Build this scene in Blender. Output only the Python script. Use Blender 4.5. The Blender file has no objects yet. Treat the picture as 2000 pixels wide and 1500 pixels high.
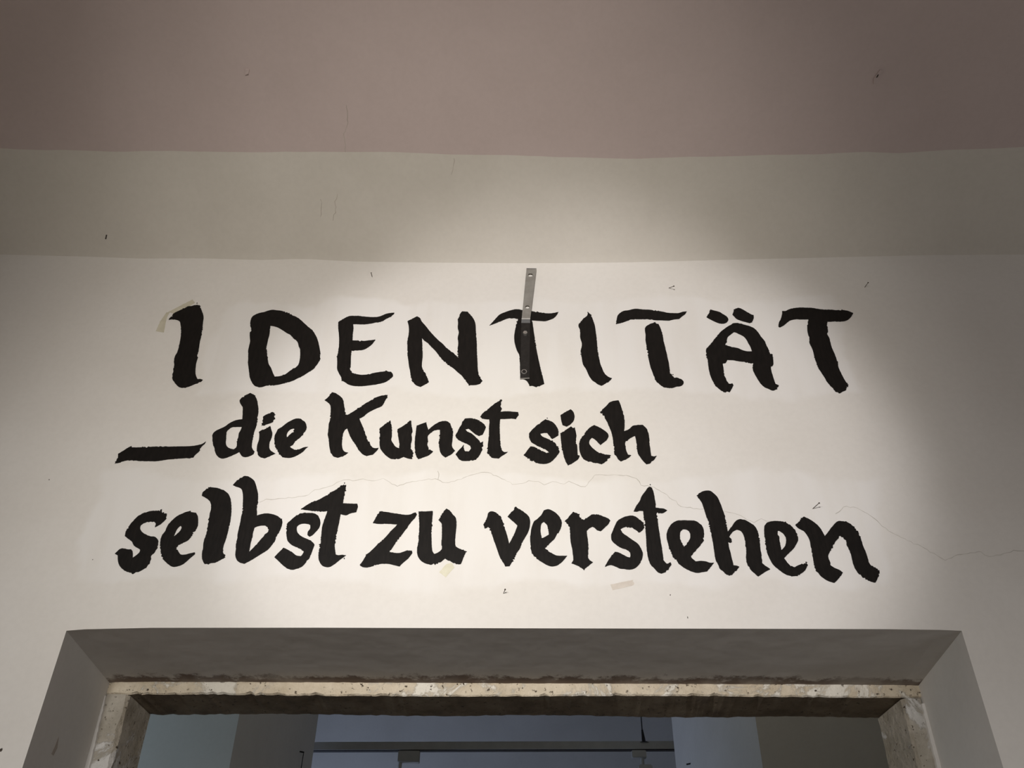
import bpy, bmesh, math, random
from mathutils import Vector, Matrix

# ---------------------------------------------------------------- camera
S = bpy.context.scene
C = S.collection
cam_data = bpy.data.cameras.new('camera')
cam_data.sensor_width = 36.0
cam_data.lens = 1883.0 / 2000.0 * 36.0
cam_data.clip_start = 0.02
cam = bpy.data.objects.new('camera', cam_data)
right = Vector((0.99988143, 0.01193632, 0.0097292))
up = Vector((0.0, -0.63180201, 0.77512981))
fwd = Vector((-0.01539913, 0.7750379, 0.63172709))
m = Matrix((right, up, -fwd)).transposed().to_4x4()
m.translation = Vector((0.0, -2.15, 1.6))
cam.matrix_world = m
C.objects.link(cam)
S.camera = cam

# ---------------------------------------------------------------- world, lights, exposure
world = bpy.data.worlds.new('dusk_sky')
S.world = world
world.use_nodes = True
bg = world.node_tree.nodes['Background']
bg.inputs['Color'].default_value = (0.55, 0.65, 0.8, 1)
bg.inputs['Strength'].default_value = 0.05

def spot(name, loc, target, energy, color, angle, blend, radius):
    d = bpy.data.lights.new(name, 'SPOT')
    d.energy = energy; d.color = color; d.spot_size = math.radians(angle)
    d.spot_blend = blend; d.shadow_soft_size = radius
    o = bpy.data.objects.new(name, d); C.objects.link(o)
    o.location = loc
    o.rotation_euler = (Vector(target) - Vector(loc)).to_track_quat('-Z', 'Y').to_euler()
    return o

def area(name, loc, direction, sx, sy, energy, color):
    d = bpy.data.lights.new(name, 'AREA')
    d.shape = 'RECTANGLE'; d.size = sx; d.size_y = sy
    d.energy = energy; d.color = color
    o = bpy.data.objects.new(name, d); C.objects.link(o)
    o.location = loc
    o.rotation_euler = Vector(direction).to_track_quat('-Z', 'Y').to_euler()
    return o

# gallery spotlights on the track of the room behind the photographer
spot('gallery_spot_wide', (-0.40, -4.0, 2.70), (0.08, 0.0, 3.09), 242, (1.0, 0.965, 0.975), 28.5, 0.48, 0.05)
spot('gallery_spot_warm', (-0.25, -3.6, 2.70), (-0.13, 0.0, 3.08), 50, (1.0, 0.96, 0.70), 19, 1.0, 0.06)
spot('gallery_spot_halo', (-0.35, -3.9, 2.70), (-0.27, 0.0, 3.52), 228, (1.0, 0.94, 0.86), 46, 1.0, 0.10)
spot('gallery_flood', (-1.2, -3.6, 2.55), (-0.50, 0.0, 1.45), 212, (1.0, 0.985, 0.97), 78, 1.0, 0.12)
# daylight from the windows in the side walls and the rear wall
area('window_light_side', (-4.3, -2.2, 1.7), (1, 0.25, 0.0), 2.6, 2.0, 9, (1.0, 0.92, 0.78))
area('window_light_right', (4.3, -2.4, 1.1), (-1, 0.3, 0.0), 2.4, 1.8, 16, (0.92, 0.95, 1.0))
area('window_light_rear', (1.2, -6.8, 1.6), (0, 1, 0.0), 3.0, 1.8, 40, (0.95, 0.96, 1.0))
# dusk daylight in the passage and in the far room
area('window_light_passage', (-2.45, 1.15, 2.6), (1, 0.15, 0.1), 1.1, 1.6, 5.5, (0.62, 0.82, 1.0))
area('window_light_far', (-2.4, 3.7, 2.0), (1, 0.35, 0.25), 1.0, 1.8, 26, (0.55, 0.68, 1.0))
area('passage_fill_light', (0.5, 1.15, 4.5), (0, 0, -1), 0.5, 0.5, 2.6, (1.0, 0.90, 0.70))  # added warm fill to lift the passage walls, no fixture there

S.view_settings.view_transform = 'Standard'
S.view_settings.look = 'None'
S.view_settings.gamma = 1.0
S.view_settings.use_curve_mapping = False
S.view_settings.exposure = 0.0

# ---------------------------------------------------------------- measured outlines (millimetres on the wall: x, height)
LETTERING = [
 ('IDENTITÄT', [
  ('I', 'letter', '-1095.4,3604.4 -1093.9,3614.4 -1089,3620.1 -1085.4,3632.1 -1078.5,3638.8 -1068.5,3646 -1056.7,3654.7 -1049.9,3662 -1037.3,3662.8 -1027.6,3666.9 -1017.9,3666.3 -1015,3667.7 -1008.2,3656.1 -998.9,3637.2 -993,3624.2 -990.2,3614.2 -987.6,3594.3 -984.3,3568.9 -981.6,3546.6 -980.6,3527.2 -979.5,3508 -976.9,3486.3 -975.9,3467.4 -973.3,3446.1 -972.3,3427.6 -970.3,3409.2 -966.9,3393.6 -960.5,3378.1 -954.6,3369.1 -946.9,3370.3 -939.8,3367.3 -942.9,3361.4 -949.8,3356.3 -960.4,3350.4 -971,3344.3 -981.7,3339.2 -993.3,3337.7 -1003.9,3341 -1013.9,3349.9 -1022.2,3360.1 -1028,3367.8 -1031.1,3376.8 -1032.4,3391 -1035.4,3404 -1036.7,3422.3 -1040.4,3438.2 -1041.9,3458.1 -1038.9,3471.5 -1038.9,3489.1 -1039.5,3505.4 -1041.2,3524.5 -1044.2,3543.9 -1048,3563.4 -1052.9,3580.2 -1057.5,3593 -1062.3,3600.1 -1071.8,3605.2 -1081.7,3607.2 -1090,3606.4', []),
  ('D', 'letter', '-843,3598.3 -841.1,3616.8 -831.4,3627.4 -820.9,3633.2 -807.8,3636.9 -796.2,3642.7 -784.1,3646.4 -771.2,3644.6 -753.8,3641.7 -735.7,3633.9 -715,3622.4 -696.3,3609.5 -679.1,3592.4 -661.9,3574.1 -649.9,3562.9 -638.2,3546.2 -628.2,3525.5 -621.4,3506.4 -615.8,3487.4 -611.2,3465.9 -609.3,3447.2 -613.2,3431.4 -619.2,3416.9 -627.4,3403.9 -638.1,3394.8 -648.6,3384.5 -663,3374.2 -677.3,3363.9 -694,3356.8 -714.7,3349.9 -733.9,3346.6 -751.5,3345.3 -760.7,3341.5 -770.3,3339.8 -785.3,3346.1 -795.5,3358.8 -803.8,3374.2 -810,3394.8 -815.8,3415.7 -820.8,3434.1 -823.5,3455.3 -828,3476.8 -828.9,3498.4 -829.3,3517.5 -833.9,3536.7 -835.2,3553.4 -833.2,3561.7 -839.8,3578.6', ['-778.8,3579.9 -768.5,3577.9 -755.2,3572.8 -738.8,3561.6 -724.6,3550.5 -713.2,3543.5 -700.8,3529.7 -687.2,3514.6 -680.6,3498.3 -674.3,3483.4 -670.7,3463.2 -669.1,3442 -671.2,3422.2 -678.6,3411.7 -691.1,3401.3 -697.8,3393.5 -708.4,3384.5 -719.7,3380.6 -732.4,3379.3 -739.8,3393.5 -749.1,3413.1 -757.3,3426.2 -762.6,3439.4 -766.3,3455.3 -772,3476.7 -776.2,3491.6 -776.1,3506.5 -776.3,3525.7 -775.8,3545 -777.7,3564.5']),
  ('E', 'letter', '-574.2,3595.1 -562.8,3605 -553.4,3613.6 -543.6,3619.3 -533.3,3620.7 -516.5,3620.7 -499.5,3617.8 -478.3,3615.5 -457.4,3615.7 -447.3,3619.1 -433.4,3627.7 -421.3,3632 -405.6,3633.4 -409.1,3624.8 -415.8,3617.7 -429.5,3607.7 -443,3596.4 -459.3,3592.7 -475.5,3588.5 -491.9,3585.7 -508.5,3585.7 -527.3,3586.6 -524.1,3567 -523.9,3547.5 -521.8,3519.9 -505.2,3518.5 -488.7,3517.2 -472.6,3519.9 -462.5,3521.2 -454.1,3523.2 -457.6,3513 -464.5,3500.8 -473.7,3491.3 -485,3483.2 -501,3480.6 -520.2,3479.2 -519.4,3460.5 -517.6,3439.2 -515.7,3418.2 -515.9,3407.8 -508.3,3393.5 -494.8,3388.3 -480.6,3385.7 -466.8,3387 -451.2,3390.9 -435.8,3395.3 -420.1,3397.9 -413.2,3399.4 -410.6,3403 -404.1,3398.1 -395.1,3397.3 -389.3,3388.3 -387.7,3380.6 -395.7,3370.3 -408.5,3358.8 -421.8,3353.7 -435.2,3349.9 -450.8,3347.4 -466.3,3344.8 -483.9,3343.6 -501.8,3345.6 -516.3,3351.2 -529.3,3361.4 -535.4,3362.6 -539.1,3376.7 -547,3392.2 -553.9,3407.8 -556.9,3431.3 -559.8,3455.2 -559.5,3476.6 -560.1,3498.2 -562.2,3520 -565.5,3542 -569.9,3564.2', []),
  ('N', 'letter', '-363.4,3597.7 -354.2,3604.8 -335.3,3618.1 -325.4,3610.4 -320.3,3597.6 -308.9,3582.1 -295.1,3561.1 -279.3,3538.9 -263.8,3519.7 -248.6,3503.3 -239.8,3491.1 -229.1,3480.4 -216.4,3468.3 -207.8,3457.6 -201.9,3451 -204.3,3468.3 -205.3,3489.8 -204.5,3508.7 -207.1,3530.6 -205,3552.7 -208.9,3569.4 -208.7,3589 -210.5,3606 -207.8,3614.5 -203.3,3631.6 -198.4,3638.8 -181.6,3637.4 -169.4,3620.1 -161.7,3607.3 -155.8,3586.1 -154,3563.7 -152.2,3541.6 -149.2,3514.1 -148,3487 -146.5,3460.3 -144.6,3433.8 -142.8,3407.6 -140.2,3389.5 -133.8,3374.1 -128,3363.9 -134.2,3353.7 -145.8,3348.6 -155.6,3347.4 -165.4,3346.6 -171.6,3355 -182.1,3371.6 -189.6,3384.4 -201,3396 -213.6,3410.3 -226.1,3420.7 -238.8,3433.8 -249.5,3445.7 -260.5,3461.7 -271.6,3479.1 -284.8,3495.2 -295.9,3510.2 -306.8,3519.7 -314,3529.3 -311.8,3508.8 -310.3,3487.2 -307.6,3465.7 -307.3,3444.4 -307.1,3420.7 -303.2,3407.7 -296.2,3392.1 -289.2,3376.7 -282.5,3358.8 -291.5,3351.2 -305.6,3341.1 -316.7,3346.1 -329.6,3360.1 -335.8,3376.7 -340.1,3399.9 -345.1,3420.8 -348.8,3441.8 -352.5,3463 -354.3,3487.2 -357.3,3511.6 -355.9,3533.5 -355.8,3558.4 -358.6,3580.8', []),
  ('T', 'letter', '-113.2,3580.1 -104.1,3594 -92.3,3612.4 -83.1,3625.3 -68.3,3634.6 -52,3642.1 -31.7,3647.7 -13.9,3643.9 -0.3,3641.2 18.7,3638.2 40.4,3634.4 62.1,3629.9 81.1,3631.4 96.9,3636.2 91.8,3623.2 83.4,3612.1 72.5,3604.8 56.3,3598.2 34.7,3599.3 16.4,3601.2 18.5,3579.2 21,3553.8 24.1,3525.2 26.6,3500.4 31.1,3465.5 36.1,3434.6 41,3404 45.9,3377.2 50.2,3352.4 37.9,3345.8 27.7,3340.2 17.5,3344.8 7.3,3344.2 6.1,3350.7 -2.9,3365.6 -18.3,3370.6 -19.7,3397.3 -20.6,3427.8 -22.6,3462.1 -29.2,3479.5 -36,3507.5 -38.1,3532.4 -35.1,3564.7 -31.3,3590.2 -26,3606.7 -40.9,3610.4 -57.1,3609.4 -73.2,3601.3 -89.2,3592.1', []),
  ('I', 'letter', '156.1,3574.5 156.5,3584.3 161.9,3591.3 167.4,3602.6 178.2,3613.9 184.8,3622.5 185.8,3636.8 192.4,3629.6 198.1,3616.7 201.5,3599.7 205.7,3577.2 206.9,3557.8 208.3,3535.7 208.9,3513.8 209,3492.1 209.9,3468 212.7,3444.2 214.9,3427.1 219.1,3410.1 225.1,3392 234.3,3379.2 239,3375.3 245.8,3373.3 237.3,3361.3 225,3352.4 214.9,3345.4 205.3,3349.9 194,3360.1 184.7,3371.5 178.4,3386.9 172.3,3407.6 164.1,3425.8 161.7,3444.2 159.5,3465.4 159.3,3478.8 163.3,3500.3 163.1,3511.1 159.7,3530.2 159.5,3552.3 158.9,3566.1', []),
  ('T', 'crossbar', '269.4,3585.6 273.4,3608.1 277.3,3622.3 294,3638.9 310.9,3642.9 330.1,3648.6 342.6,3648 357,3645.7 373.7,3645.1 390.1,3642.2 410.6,3637.8 428.8,3632.1 445.3,3630.6 461.9,3630.6 475.9,3635.7 488.6,3637.7 482.2,3626.3 468.5,3613.5 462.6,3606.4 449,3605 430,3600 411.5,3600.9 394.9,3600.9 378.6,3603.7 362.2,3605.2 345.6,3605.2 329.1,3605.2 312.4,3602.4 295.3,3594 280.5,3588.4', []),
  ('T', 'letter', '355.6,3567.3 362.2,3578.5 373.1,3586 388.1,3593.8 391.7,3586.8 397.7,3585.4 401.7,3571.4 405.1,3552 406.7,3535.5 407,3516.3 409.3,3497.4 411.4,3475.9 413,3449.3 414.7,3430.9 414.6,3412.7 415.6,3392 419.6,3381.7 428.8,3375.3 437.5,3374 445.7,3367.7 451,3358.8 447.8,3349.9 439.4,3343.6 427.5,3341.6 414.3,3336.6 401.7,3337.3 390.4,3341.6 379.6,3352.4 371.6,3361.3 368,3376.6 363.8,3397.1 360.9,3410.1 358.4,3428.3 356.5,3454.7 356.1,3475.9 354.8,3497.4 353.5,3519.1 355.2,3541', []),
  ('Ä', 'umlaut_dot', '545.7,3613.4 552.6,3624.8 561.3,3645.4 574.2,3640.5 588,3634.7 599.2,3624.7 608.3,3614.7 611.1,3602 603.1,3590.7 590.2,3586.6 578.2,3589.4 564.9,3597.8 553.5,3606.3', []),
  ('Ä', 'umlaut_dot', '625.5,3624.7 631,3637.5 632,3644.7 644.4,3651.8 652.5,3650.4 663.8,3641.7 674.8,3631.7 684,3624 689.9,3621.7 687.8,3607.5 681.4,3592 674.8,3589.2 661.1,3593.5 647.4,3599.1 636.1,3606.2 629.3,3617.5', []),
  ('Ä', 'letter', '621.1,3587.4 631.7,3589.3 643.7,3587.3 659.3,3580.9 674.6,3573.9 684.7,3565.5 693.4,3548.9 699,3532.4 706.6,3516.1 709.1,3499.8 712.6,3483.7 714.7,3465 720.5,3463.7 720.5,3449.2 718.4,3428.2 714.3,3419.1 709,3416.5 708.2,3399.6 709.3,3381.7 710.9,3361.3 712.2,3351.2 720.3,3347.4 716.2,3339.9 704.7,3328.6 698.8,3328.1 689.9,3333.6 679.3,3339.9 671.3,3351.2 665.6,3365.1 660.3,3381.7 656.1,3399.7 657.4,3415.2 659.7,3430.8 649.7,3430.8 634.4,3434.8 618.9,3437.4 603.5,3441.3 586.8,3442.7 580.3,3430.9 571,3428.2 571,3412.6 570.6,3394.5 571.6,3379.1 574.5,3363.8 578.9,3352.4 587.8,3353.7 591.7,3346.1 585.3,3334.8 576.7,3321.1 571.2,3324.1 563.1,3321.1 553.4,3328.6 541.7,3343.6 535.7,3358.8 531,3376.6 528.6,3397.1 528.1,3417.8 528.9,3441.4 528.4,3462.5 529.3,3483.8 536,3493.2 546.5,3505.4 557.8,3523 567.4,3535.3 579.7,3551.8 593.7,3565.6 607.4,3576.7 616.4,3582.3', ['622.7,3553.1 633.8,3544.9 646.6,3535.2 653.8,3521.6 656.9,3508 661,3494.5 663.3,3475.7 650.3,3475.7 636.8,3479.8 623.9,3487.8 606.5,3493.2 589.2,3499.9 594.4,3516.2 598.2,3529.8 609,3542.1']),
  ('T', 'letter', '756.9,3573.8 760.9,3590.5 770.3,3607.4 776.2,3624.4 778.6,3638.7 790.1,3639.2 803.9,3647.3 821.3,3651.5 838.3,3653.5 854.7,3652.4 873.2,3651.5 891.1,3647.1 909.2,3644.2 927.9,3644.2 946,3641.3 967,3642.7 980.4,3637.8 992.8,3629.8 984,3615.6 973.4,3604.3 961.7,3597.3 946.9,3595.3 930.6,3595.9 918,3594.5 907.4,3594.6 904.4,3579.2 901.5,3554.2 897,3544.6 900.1,3529.5 899.8,3507.8 900.1,3488.9 902.7,3471.6 904.2,3454.3 905.9,3433.3 904.2,3415.1 906.4,3397 910,3376.5 914.1,3358.8 920.3,3346.2 911.6,3337.4 907.9,3328.6 897.2,3323.6 889.2,3317.4 879.8,3323.6 872.6,3336.1 866.2,3347.4 860.1,3361.3 855.8,3379.1 850.9,3394.5 845,3415.1 843,3436 842.5,3459.7 842,3483.6 837.9,3510.5 840.9,3526.8 839.9,3548.8 843.4,3573.7 850.7,3598.8 852.1,3604.5 833.5,3603.9 817.1,3604.5 797.9,3600.3 785.9,3590.5 773.8,3579.3 761.2,3571', []),
 ]),
 ('_', [
  ('_', 'letter', '-1117.2,3072.6 -1115.7,3082 -1114.1,3095.5 -1116.5,3105.7 -1105.7,3114.9 -1094.6,3126.3 -1086.7,3132.1 -1084.4,3127 -1069.4,3127 -1039.6,3128.7 -1013.5,3129.9 -983.3,3129.9 -957,3130.4 -928,3131.1 -919.7,3131.8 -905.2,3134.6 -893.7,3138.1 -884.3,3147.3 -886.4,3139.2 -894,3126.6 -895.3,3115.1 -903.9,3102.6 -908.2,3092.5 -920.1,3091.3 -938.6,3090.8 -956.9,3089 -975.1,3087.2 -1003.6,3081.7 -1027.9,3081.7 -1050.4,3082.1 -1071.3,3083.9 -1089.8,3083.2 -1103.3,3077.6', []),
 ]),
 ('die', [
  ('d', 'letter', '-818.4,3291 -813.4,3300.9 -805.2,3309.6 -792.1,3318.4 -777.5,3308.4 -769,3293.5 -763.6,3277.4 -758,3255.4 -756.3,3238.4 -754.9,3219.2 -754.3,3200.2 -756.2,3183.6 -756.1,3167.2 -756.1,3146.3 -754.1,3130.2 -749.4,3119.9 -743.7,3114.2 -744.9,3105.1 -754.9,3098.3 -765.4,3094.9 -775.4,3098.3 -785.4,3111.9 -797,3103.9 -808.8,3097.1 -820.7,3091.5 -830.9,3091 -842.6,3098.2 -850.5,3109.5 -856.6,3125.5 -863.2,3139.3 -868.4,3157.8 -870.5,3171.8 -865.5,3182.3 -853.8,3190.6 -842.8,3197.7 -834.2,3207.2 -824.3,3215.6 -812,3221.6 -798,3224 -801.1,3245.7 -805.2,3267.6 -809,3272.5 -816,3283.6', ['-794,3197.8 -807.3,3197.3 -820.6,3196.5 -828.8,3189.4 -833.3,3178.8 -830.6,3160.1 -827.4,3139.3 -821.8,3130.1 -814.1,3124.4 -802.2,3121 -796.7,3126.7 -795.2,3133.6 -798.1,3143.9 -797.9,3157.9 -798.2,3174.2 -795.6,3185.9']),
  ('i', 'letter', '-743.7,3180.1 -736.6,3186 -726.2,3191.9 -715.2,3200.7 -709,3186 -704.7,3171.9 -705.2,3158 -707,3144.1 -705.8,3128 -701.4,3118.8 -694.9,3113.1 -685,3107 -695.6,3100.7 -705.6,3093.9 -716.5,3092.1 -726.5,3096.1 -735.4,3109.7 -739.6,3125.6 -739.8,3139.4 -738.8,3153.3 -739.9,3167.2', []),
  ('i', 'dot', '-741,3200.2 -739.6,3214.4 -741,3233.6 -734.4,3239.7 -723.8,3245.7 -715.7,3249.4 -710.3,3245.7 -707.1,3228.8 -709.9,3214.5 -717.7,3209.7 -732,3203.7', []),
  ('e', 'letter', '-697.3,3167.3 -695,3176.6 -691.4,3189.6 -681.3,3197.9 -671.8,3209.7 -661.6,3218.1 -647.5,3226.5 -632.9,3225.3 -629.5,3221.7 -619.8,3214.5 -614.3,3202.6 -612.6,3190.8 -617.2,3176.7 -624.6,3162.7 -632.6,3153.4 -640.3,3141.8 -649.8,3130.3 -641.2,3123.5 -631.2,3118.9 -620.5,3122.3 -610,3128.1 -599.1,3129.9 -605.5,3122.4 -609.9,3114.4 -619.8,3105.3 -633.3,3096.2 -645.8,3092.8 -661.1,3095.1 -673.9,3105.2 -683.6,3118.8 -691.9,3134.9 -695.5,3151', ['-648.9,3192 -657,3188.4 -663.1,3179 -664.5,3169.6 -661.3,3161.5 -656.1,3170.8 -651.3,3176.7 -645.2,3180.2 -648.6,3183.7 -645.7,3189.6']),
 ]),
 ('Kunst', [
  ('K', 'letter', '-575.6,3292.3 -566.3,3303.4 -558.8,3320.9 -546.6,3317.2 -533.6,3307.2 -523.3,3294.8 -518.3,3277.5 -514,3258 -509.5,3236.7 -498.8,3243.4 -488.2,3251.9 -477.7,3261.6 -467.2,3271.4 -458.4,3280 -444,3291.1 -429.5,3302.2 -414.5,3308.5 -396.3,3311.7 -399.9,3298.5 -405.3,3282.5 -410,3271.4 -421.9,3264.1 -434.7,3256.8 -447.2,3247.1 -457.5,3235 -469,3226.6 -462.7,3212.3 -455.1,3195.7 -448.6,3179.2 -442.2,3162.9 -433.9,3146.7 -425.8,3131.7 -420.6,3126.5 -412,3124.9 -405.2,3126.5 -409.3,3116.9 -419.2,3103.3 -426.5,3102.2 -435.5,3099.2 -447.3,3105.5 -457.9,3116.9 -467.1,3132.8 -475,3144.3 -485.4,3160.5 -492.9,3176.8 -499.6,3192.8 -505.4,3186.2 -508.5,3172.1 -508.1,3153.5 -507.1,3137.4 -503.6,3123.6 -496.7,3113.4 -487,3110.5 -493.6,3103.2 -504,3096.4 -514.8,3093.7 -524.7,3098.6 -533.3,3107.7 -538.8,3121.3 -542.4,3137.3 -546.1,3155.8 -550.4,3169.8 -551.3,3188.5 -552.5,3205.1 -551.8,3221.8 -552.4,3241 -553.9,3260.4 -557.8,3275 -565.9,3284.9', []),
  ('u', 'letter', '-409.5,3192.2 -400.4,3200.5 -391.9,3211.1 -380.3,3220.2 -377.5,3204 -374.3,3185.2 -372.3,3166.4 -372.4,3152.5 -366.6,3141 -358.1,3129.5 -349.3,3125 -349.8,3141 -352.8,3154.9 -355.9,3168.8 -359.5,3189.9 -348.7,3197 -336.4,3208.8 -326.7,3219.5 -322.9,3219.5 -320.6,3201.7 -316.3,3182.9 -318.4,3173.5 -316.1,3154.9 -317.5,3136.5 -315.4,3120.5 -310.6,3113.6 -309.5,3104.6 -310.2,3089.3 -321.5,3091 -334,3096.7 -343.7,3091.5 -356.5,3089.2 -369.7,3091 -381.6,3100 -392,3111.3 -400.8,3124.9 -404.2,3140.9 -405.6,3159.4 -406.8,3178.1', []),
  ('n', 'letter', '-306.7,3201.7 -294.3,3207.7 -280.5,3214.1 -277.8,3201.7 -272.5,3187.6 -263.3,3199.4 -252.5,3208.9 -241.5,3216 -230.2,3218.4 -220.5,3216 -212.4,3206.5 -206.8,3190 -204,3171.3 -204.3,3150.4 -205,3134.3 -201.8,3125.2 -195.8,3117.2 -203.7,3107 -212.6,3100.2 -220.7,3094.6 -229.5,3102.4 -235.5,3111.5 -239.3,3127.4 -241.2,3145.7 -239.9,3164.3 -240.8,3187.6 -249.4,3188.3 -258.6,3184.1 -267.5,3174.7 -273,3166.5 -271.6,3150.3 -271.6,3136.5 -267.8,3120.5 -255.3,3114.8 -263,3104.6 -273.7,3097.9 -284.6,3093.3 -294.5,3089.3 -300.6,3097.8 -304.6,3113.6 -307,3134.2 -308,3154.9 -307.4,3178.2', []),
  ('s', 'letter', '-197.2,3166.6 -192.2,3180.6 -186.3,3197.1 -178.5,3216.1 -173.3,3227.5 -161.8,3228 -148.4,3226.8 -136.8,3220.9 -121.2,3210.2 -113.6,3197.2 -117.6,3183 -122,3171.4 -132.2,3166.7 -142.8,3173.7 -152.6,3183 -162.4,3192.4 -169.9,3190 -163.9,3181.8 -152.3,3174.8 -142.5,3164.4 -132.7,3152.8 -126.8,3143.6 -119.8,3148.6 -120.8,3132.1 -123.2,3116.2 -129.2,3100.3 -138.1,3089.1 -150.9,3084.6 -163.7,3083.4 -176.7,3084.5 -186.4,3093.5 -193.9,3104.7 -185.6,3118.3 -178.6,3127.5 -172.5,3137.8 -171.9,3125.2 -167.8,3115 -159.4,3113.8 -153.2,3122.9 -154.5,3133.2 -164.1,3140.1 -175.6,3145.8 -185.2,3151.6 -192.1,3157.3', []),
  ('t', 'letter', '-129.9,3232.8 -124.1,3244.9 -112.9,3257 -103.5,3266.7 -92.2,3278.9 -80.8,3288.8 -75.1,3295.7 -70.2,3291.2 -72.9,3278.9 -73.7,3267.9 -69.7,3261.8 -74.4,3250.9 -62.9,3252.1 -51.3,3252.6 -39.8,3251 -24.5,3249.8 -22.5,3238.9 -27.2,3232.9 -30,3224.5 -43.4,3226.9 -58.7,3225.7 -73.9,3225.7 -75.2,3211.4 -74.8,3187.8 -73.8,3164.4 -72.5,3145.9 -70.4,3127.6 -67.4,3117.4 -61.7,3112.8 -51.5,3113.5 -60.7,3104.9 -69.9,3098.2 -75.3,3091.9 -86.4,3092.5 -95.7,3094.7 -103.4,3104.9 -107.4,3118.4 -107,3136.7 -105.6,3155.1 -104.8,3176 -105.3,3197.2 -104.2,3213.7 -105.4,3224.5 -115.9,3225.2 -125.5,3226.8', []),
 ]),
 ('sich', [
  ('s', 'letter', '-8.8,3102.7 1.4,3118.6 9.8,3131.8 20,3130 33,3122 45.9,3114.1 59.8,3108.5 55.3,3117.5 44.2,3124.3 31.2,3132.3 20.1,3140.3 12.6,3146 7,3159.9 6.1,3173.8 10.9,3183.2 20.3,3194.9 31.8,3206.7 43.3,3217.4 51.9,3224.6 62.3,3219.8 73.6,3212.7 82.9,3198.5 87.3,3185.6 87,3169.2 78.4,3162.3 68.9,3156.5 62.5,3166.9 56.1,3177.4 48.5,3177.4 37.2,3175 40.9,3166.9 53.9,3158.8 67,3151.9 78,3141.5 85.2,3127.8 88.7,3115.3 82.8,3102.9 73.3,3089.4 62.1,3078.2 49.2,3074.2 36.3,3074.8 21.6,3078.6 6.9,3089.3', []),
  ('i', 'letter', '92.2,3176.2 105.2,3185.6 122.6,3199.7 128.1,3193.8 132.9,3196.2 135.3,3180.9 136.3,3164.6 134.2,3148.5 137.1,3132.4 137.8,3116.5 138,3102.9 143.4,3101.1 138.8,3089.5 126.5,3079.4 110.6,3069 104.5,3082.7 100.3,3098.4 97,3116.4 94.7,3134.7 93.3,3155.3', []),
  ('i', 'dot', '93.8,3239 106.8,3248.6 123.4,3260 130.8,3249.8 133.5,3233 129.8,3218.7 120.9,3206.8 110.3,3199.2 99.1,3204.4 95.7,3221', []),
  ('c', 'letter', '143.9,3146.2 149.6,3160 159.6,3176.3 169.6,3190.3 177.5,3198.6 185.2,3203.3 196.4,3199.8 209.2,3190.4 221.7,3177.5 224.9,3167.1 218.6,3153.2 208.8,3144 200.6,3136.6 193.9,3146.2 186.9,3155.4 178.7,3161.2 173.8,3155.4 170.5,3143.9 175.6,3131.3 185.3,3120 196,3110.9 210.5,3105.3 228,3103.1 222.8,3093 211.1,3080.7 201.6,3073.5 188.9,3077.3 172.5,3080.6 159.8,3085 150.9,3094 145,3107.5 142.8,3125.6', []),
  ('h', 'letter', '205.9,3247.5 210.6,3257.1 222.8,3270.5 235.1,3285.2 246.9,3290.1 259.6,3291.8 263.6,3279.1 268,3257.2 271.5,3235.5 271.8,3211.7 268.7,3183.4 280.8,3189.3 292.9,3201 306.4,3204.6 321.5,3205.1 330.1,3194 334.6,3178.8 335.9,3160.2 335.4,3141.8 335.8,3123.6 336.3,3107.7 336.7,3101 343,3098.7 351.5,3101.4 346.1,3092 340.9,3085.3 335.1,3082 329.9,3074.2 321.6,3073.1 314.1,3083 307.6,3094.2 301.2,3107.7 299.8,3125.8 299.2,3144.1 298.5,3160.2 297.1,3167.6 286.4,3161.3 274.5,3150.9 268.8,3144 269.4,3130.3 270.4,3116.7 274.2,3104.3 282.8,3102.7 274.5,3094.2 263,3087.4 253.5,3082.5 246.5,3089.6 240.8,3102 237.3,3105.3 237.1,3123.4 236.6,3141.7 235.8,3160.1 232.4,3183.4 226.8,3202.2 222,3218.7 213.5,3239.1', []),
 ]),
 ('selbst', [
  ('s', 'letter', '-1041.7,2797.7 -1038.1,2803.5 -1032.9,2810.4 -1023.2,2813 -1012,2810.5 -1003.3,2810.5 -998.1,2803.7 -993.5,2786.2 -986.6,2793 -980.2,2801.8 -980.4,2809.6 -986.7,2813.5 -999.2,2821.3 -1007.2,2832.2 -1018.1,2840.1 -1030.1,2849 -1030.6,2861.1 -1027.3,2875.2 -1020.9,2891.5 -1013.6,2904.9 -1002,2915.2 -990.8,2920.4 -977.4,2924.2 -964.8,2924.2 -957.5,2923.6 -955.2,2928.8 -952.5,2921.5 -941.4,2916.4 -936.1,2909.2 -936.4,2898.9 -943.5,2887.6 -950.6,2880.5 -959,2875 -958.9,2885.5 -963.7,2890.6 -976.3,2891.2 -988.1,2888.5 -997,2881.4 -996.2,2871.2 -988.3,2861.2 -975.7,2853.2 -963.9,2848.2 -953.1,2847.2 -943.5,2840.3 -939.1,2829.4 -938.4,2815.6 -942,2801.9 -947.6,2793.1 -946.1,2776.7 -949.9,2764.2 -957.8,2754.6 -969.6,2747 -980.8,2743.7 -995.1,2745.9 -1009.1,2753.5 -1021.6,2764.9 -1028.7,2778.3 -1033.1,2792.8', []),
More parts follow.
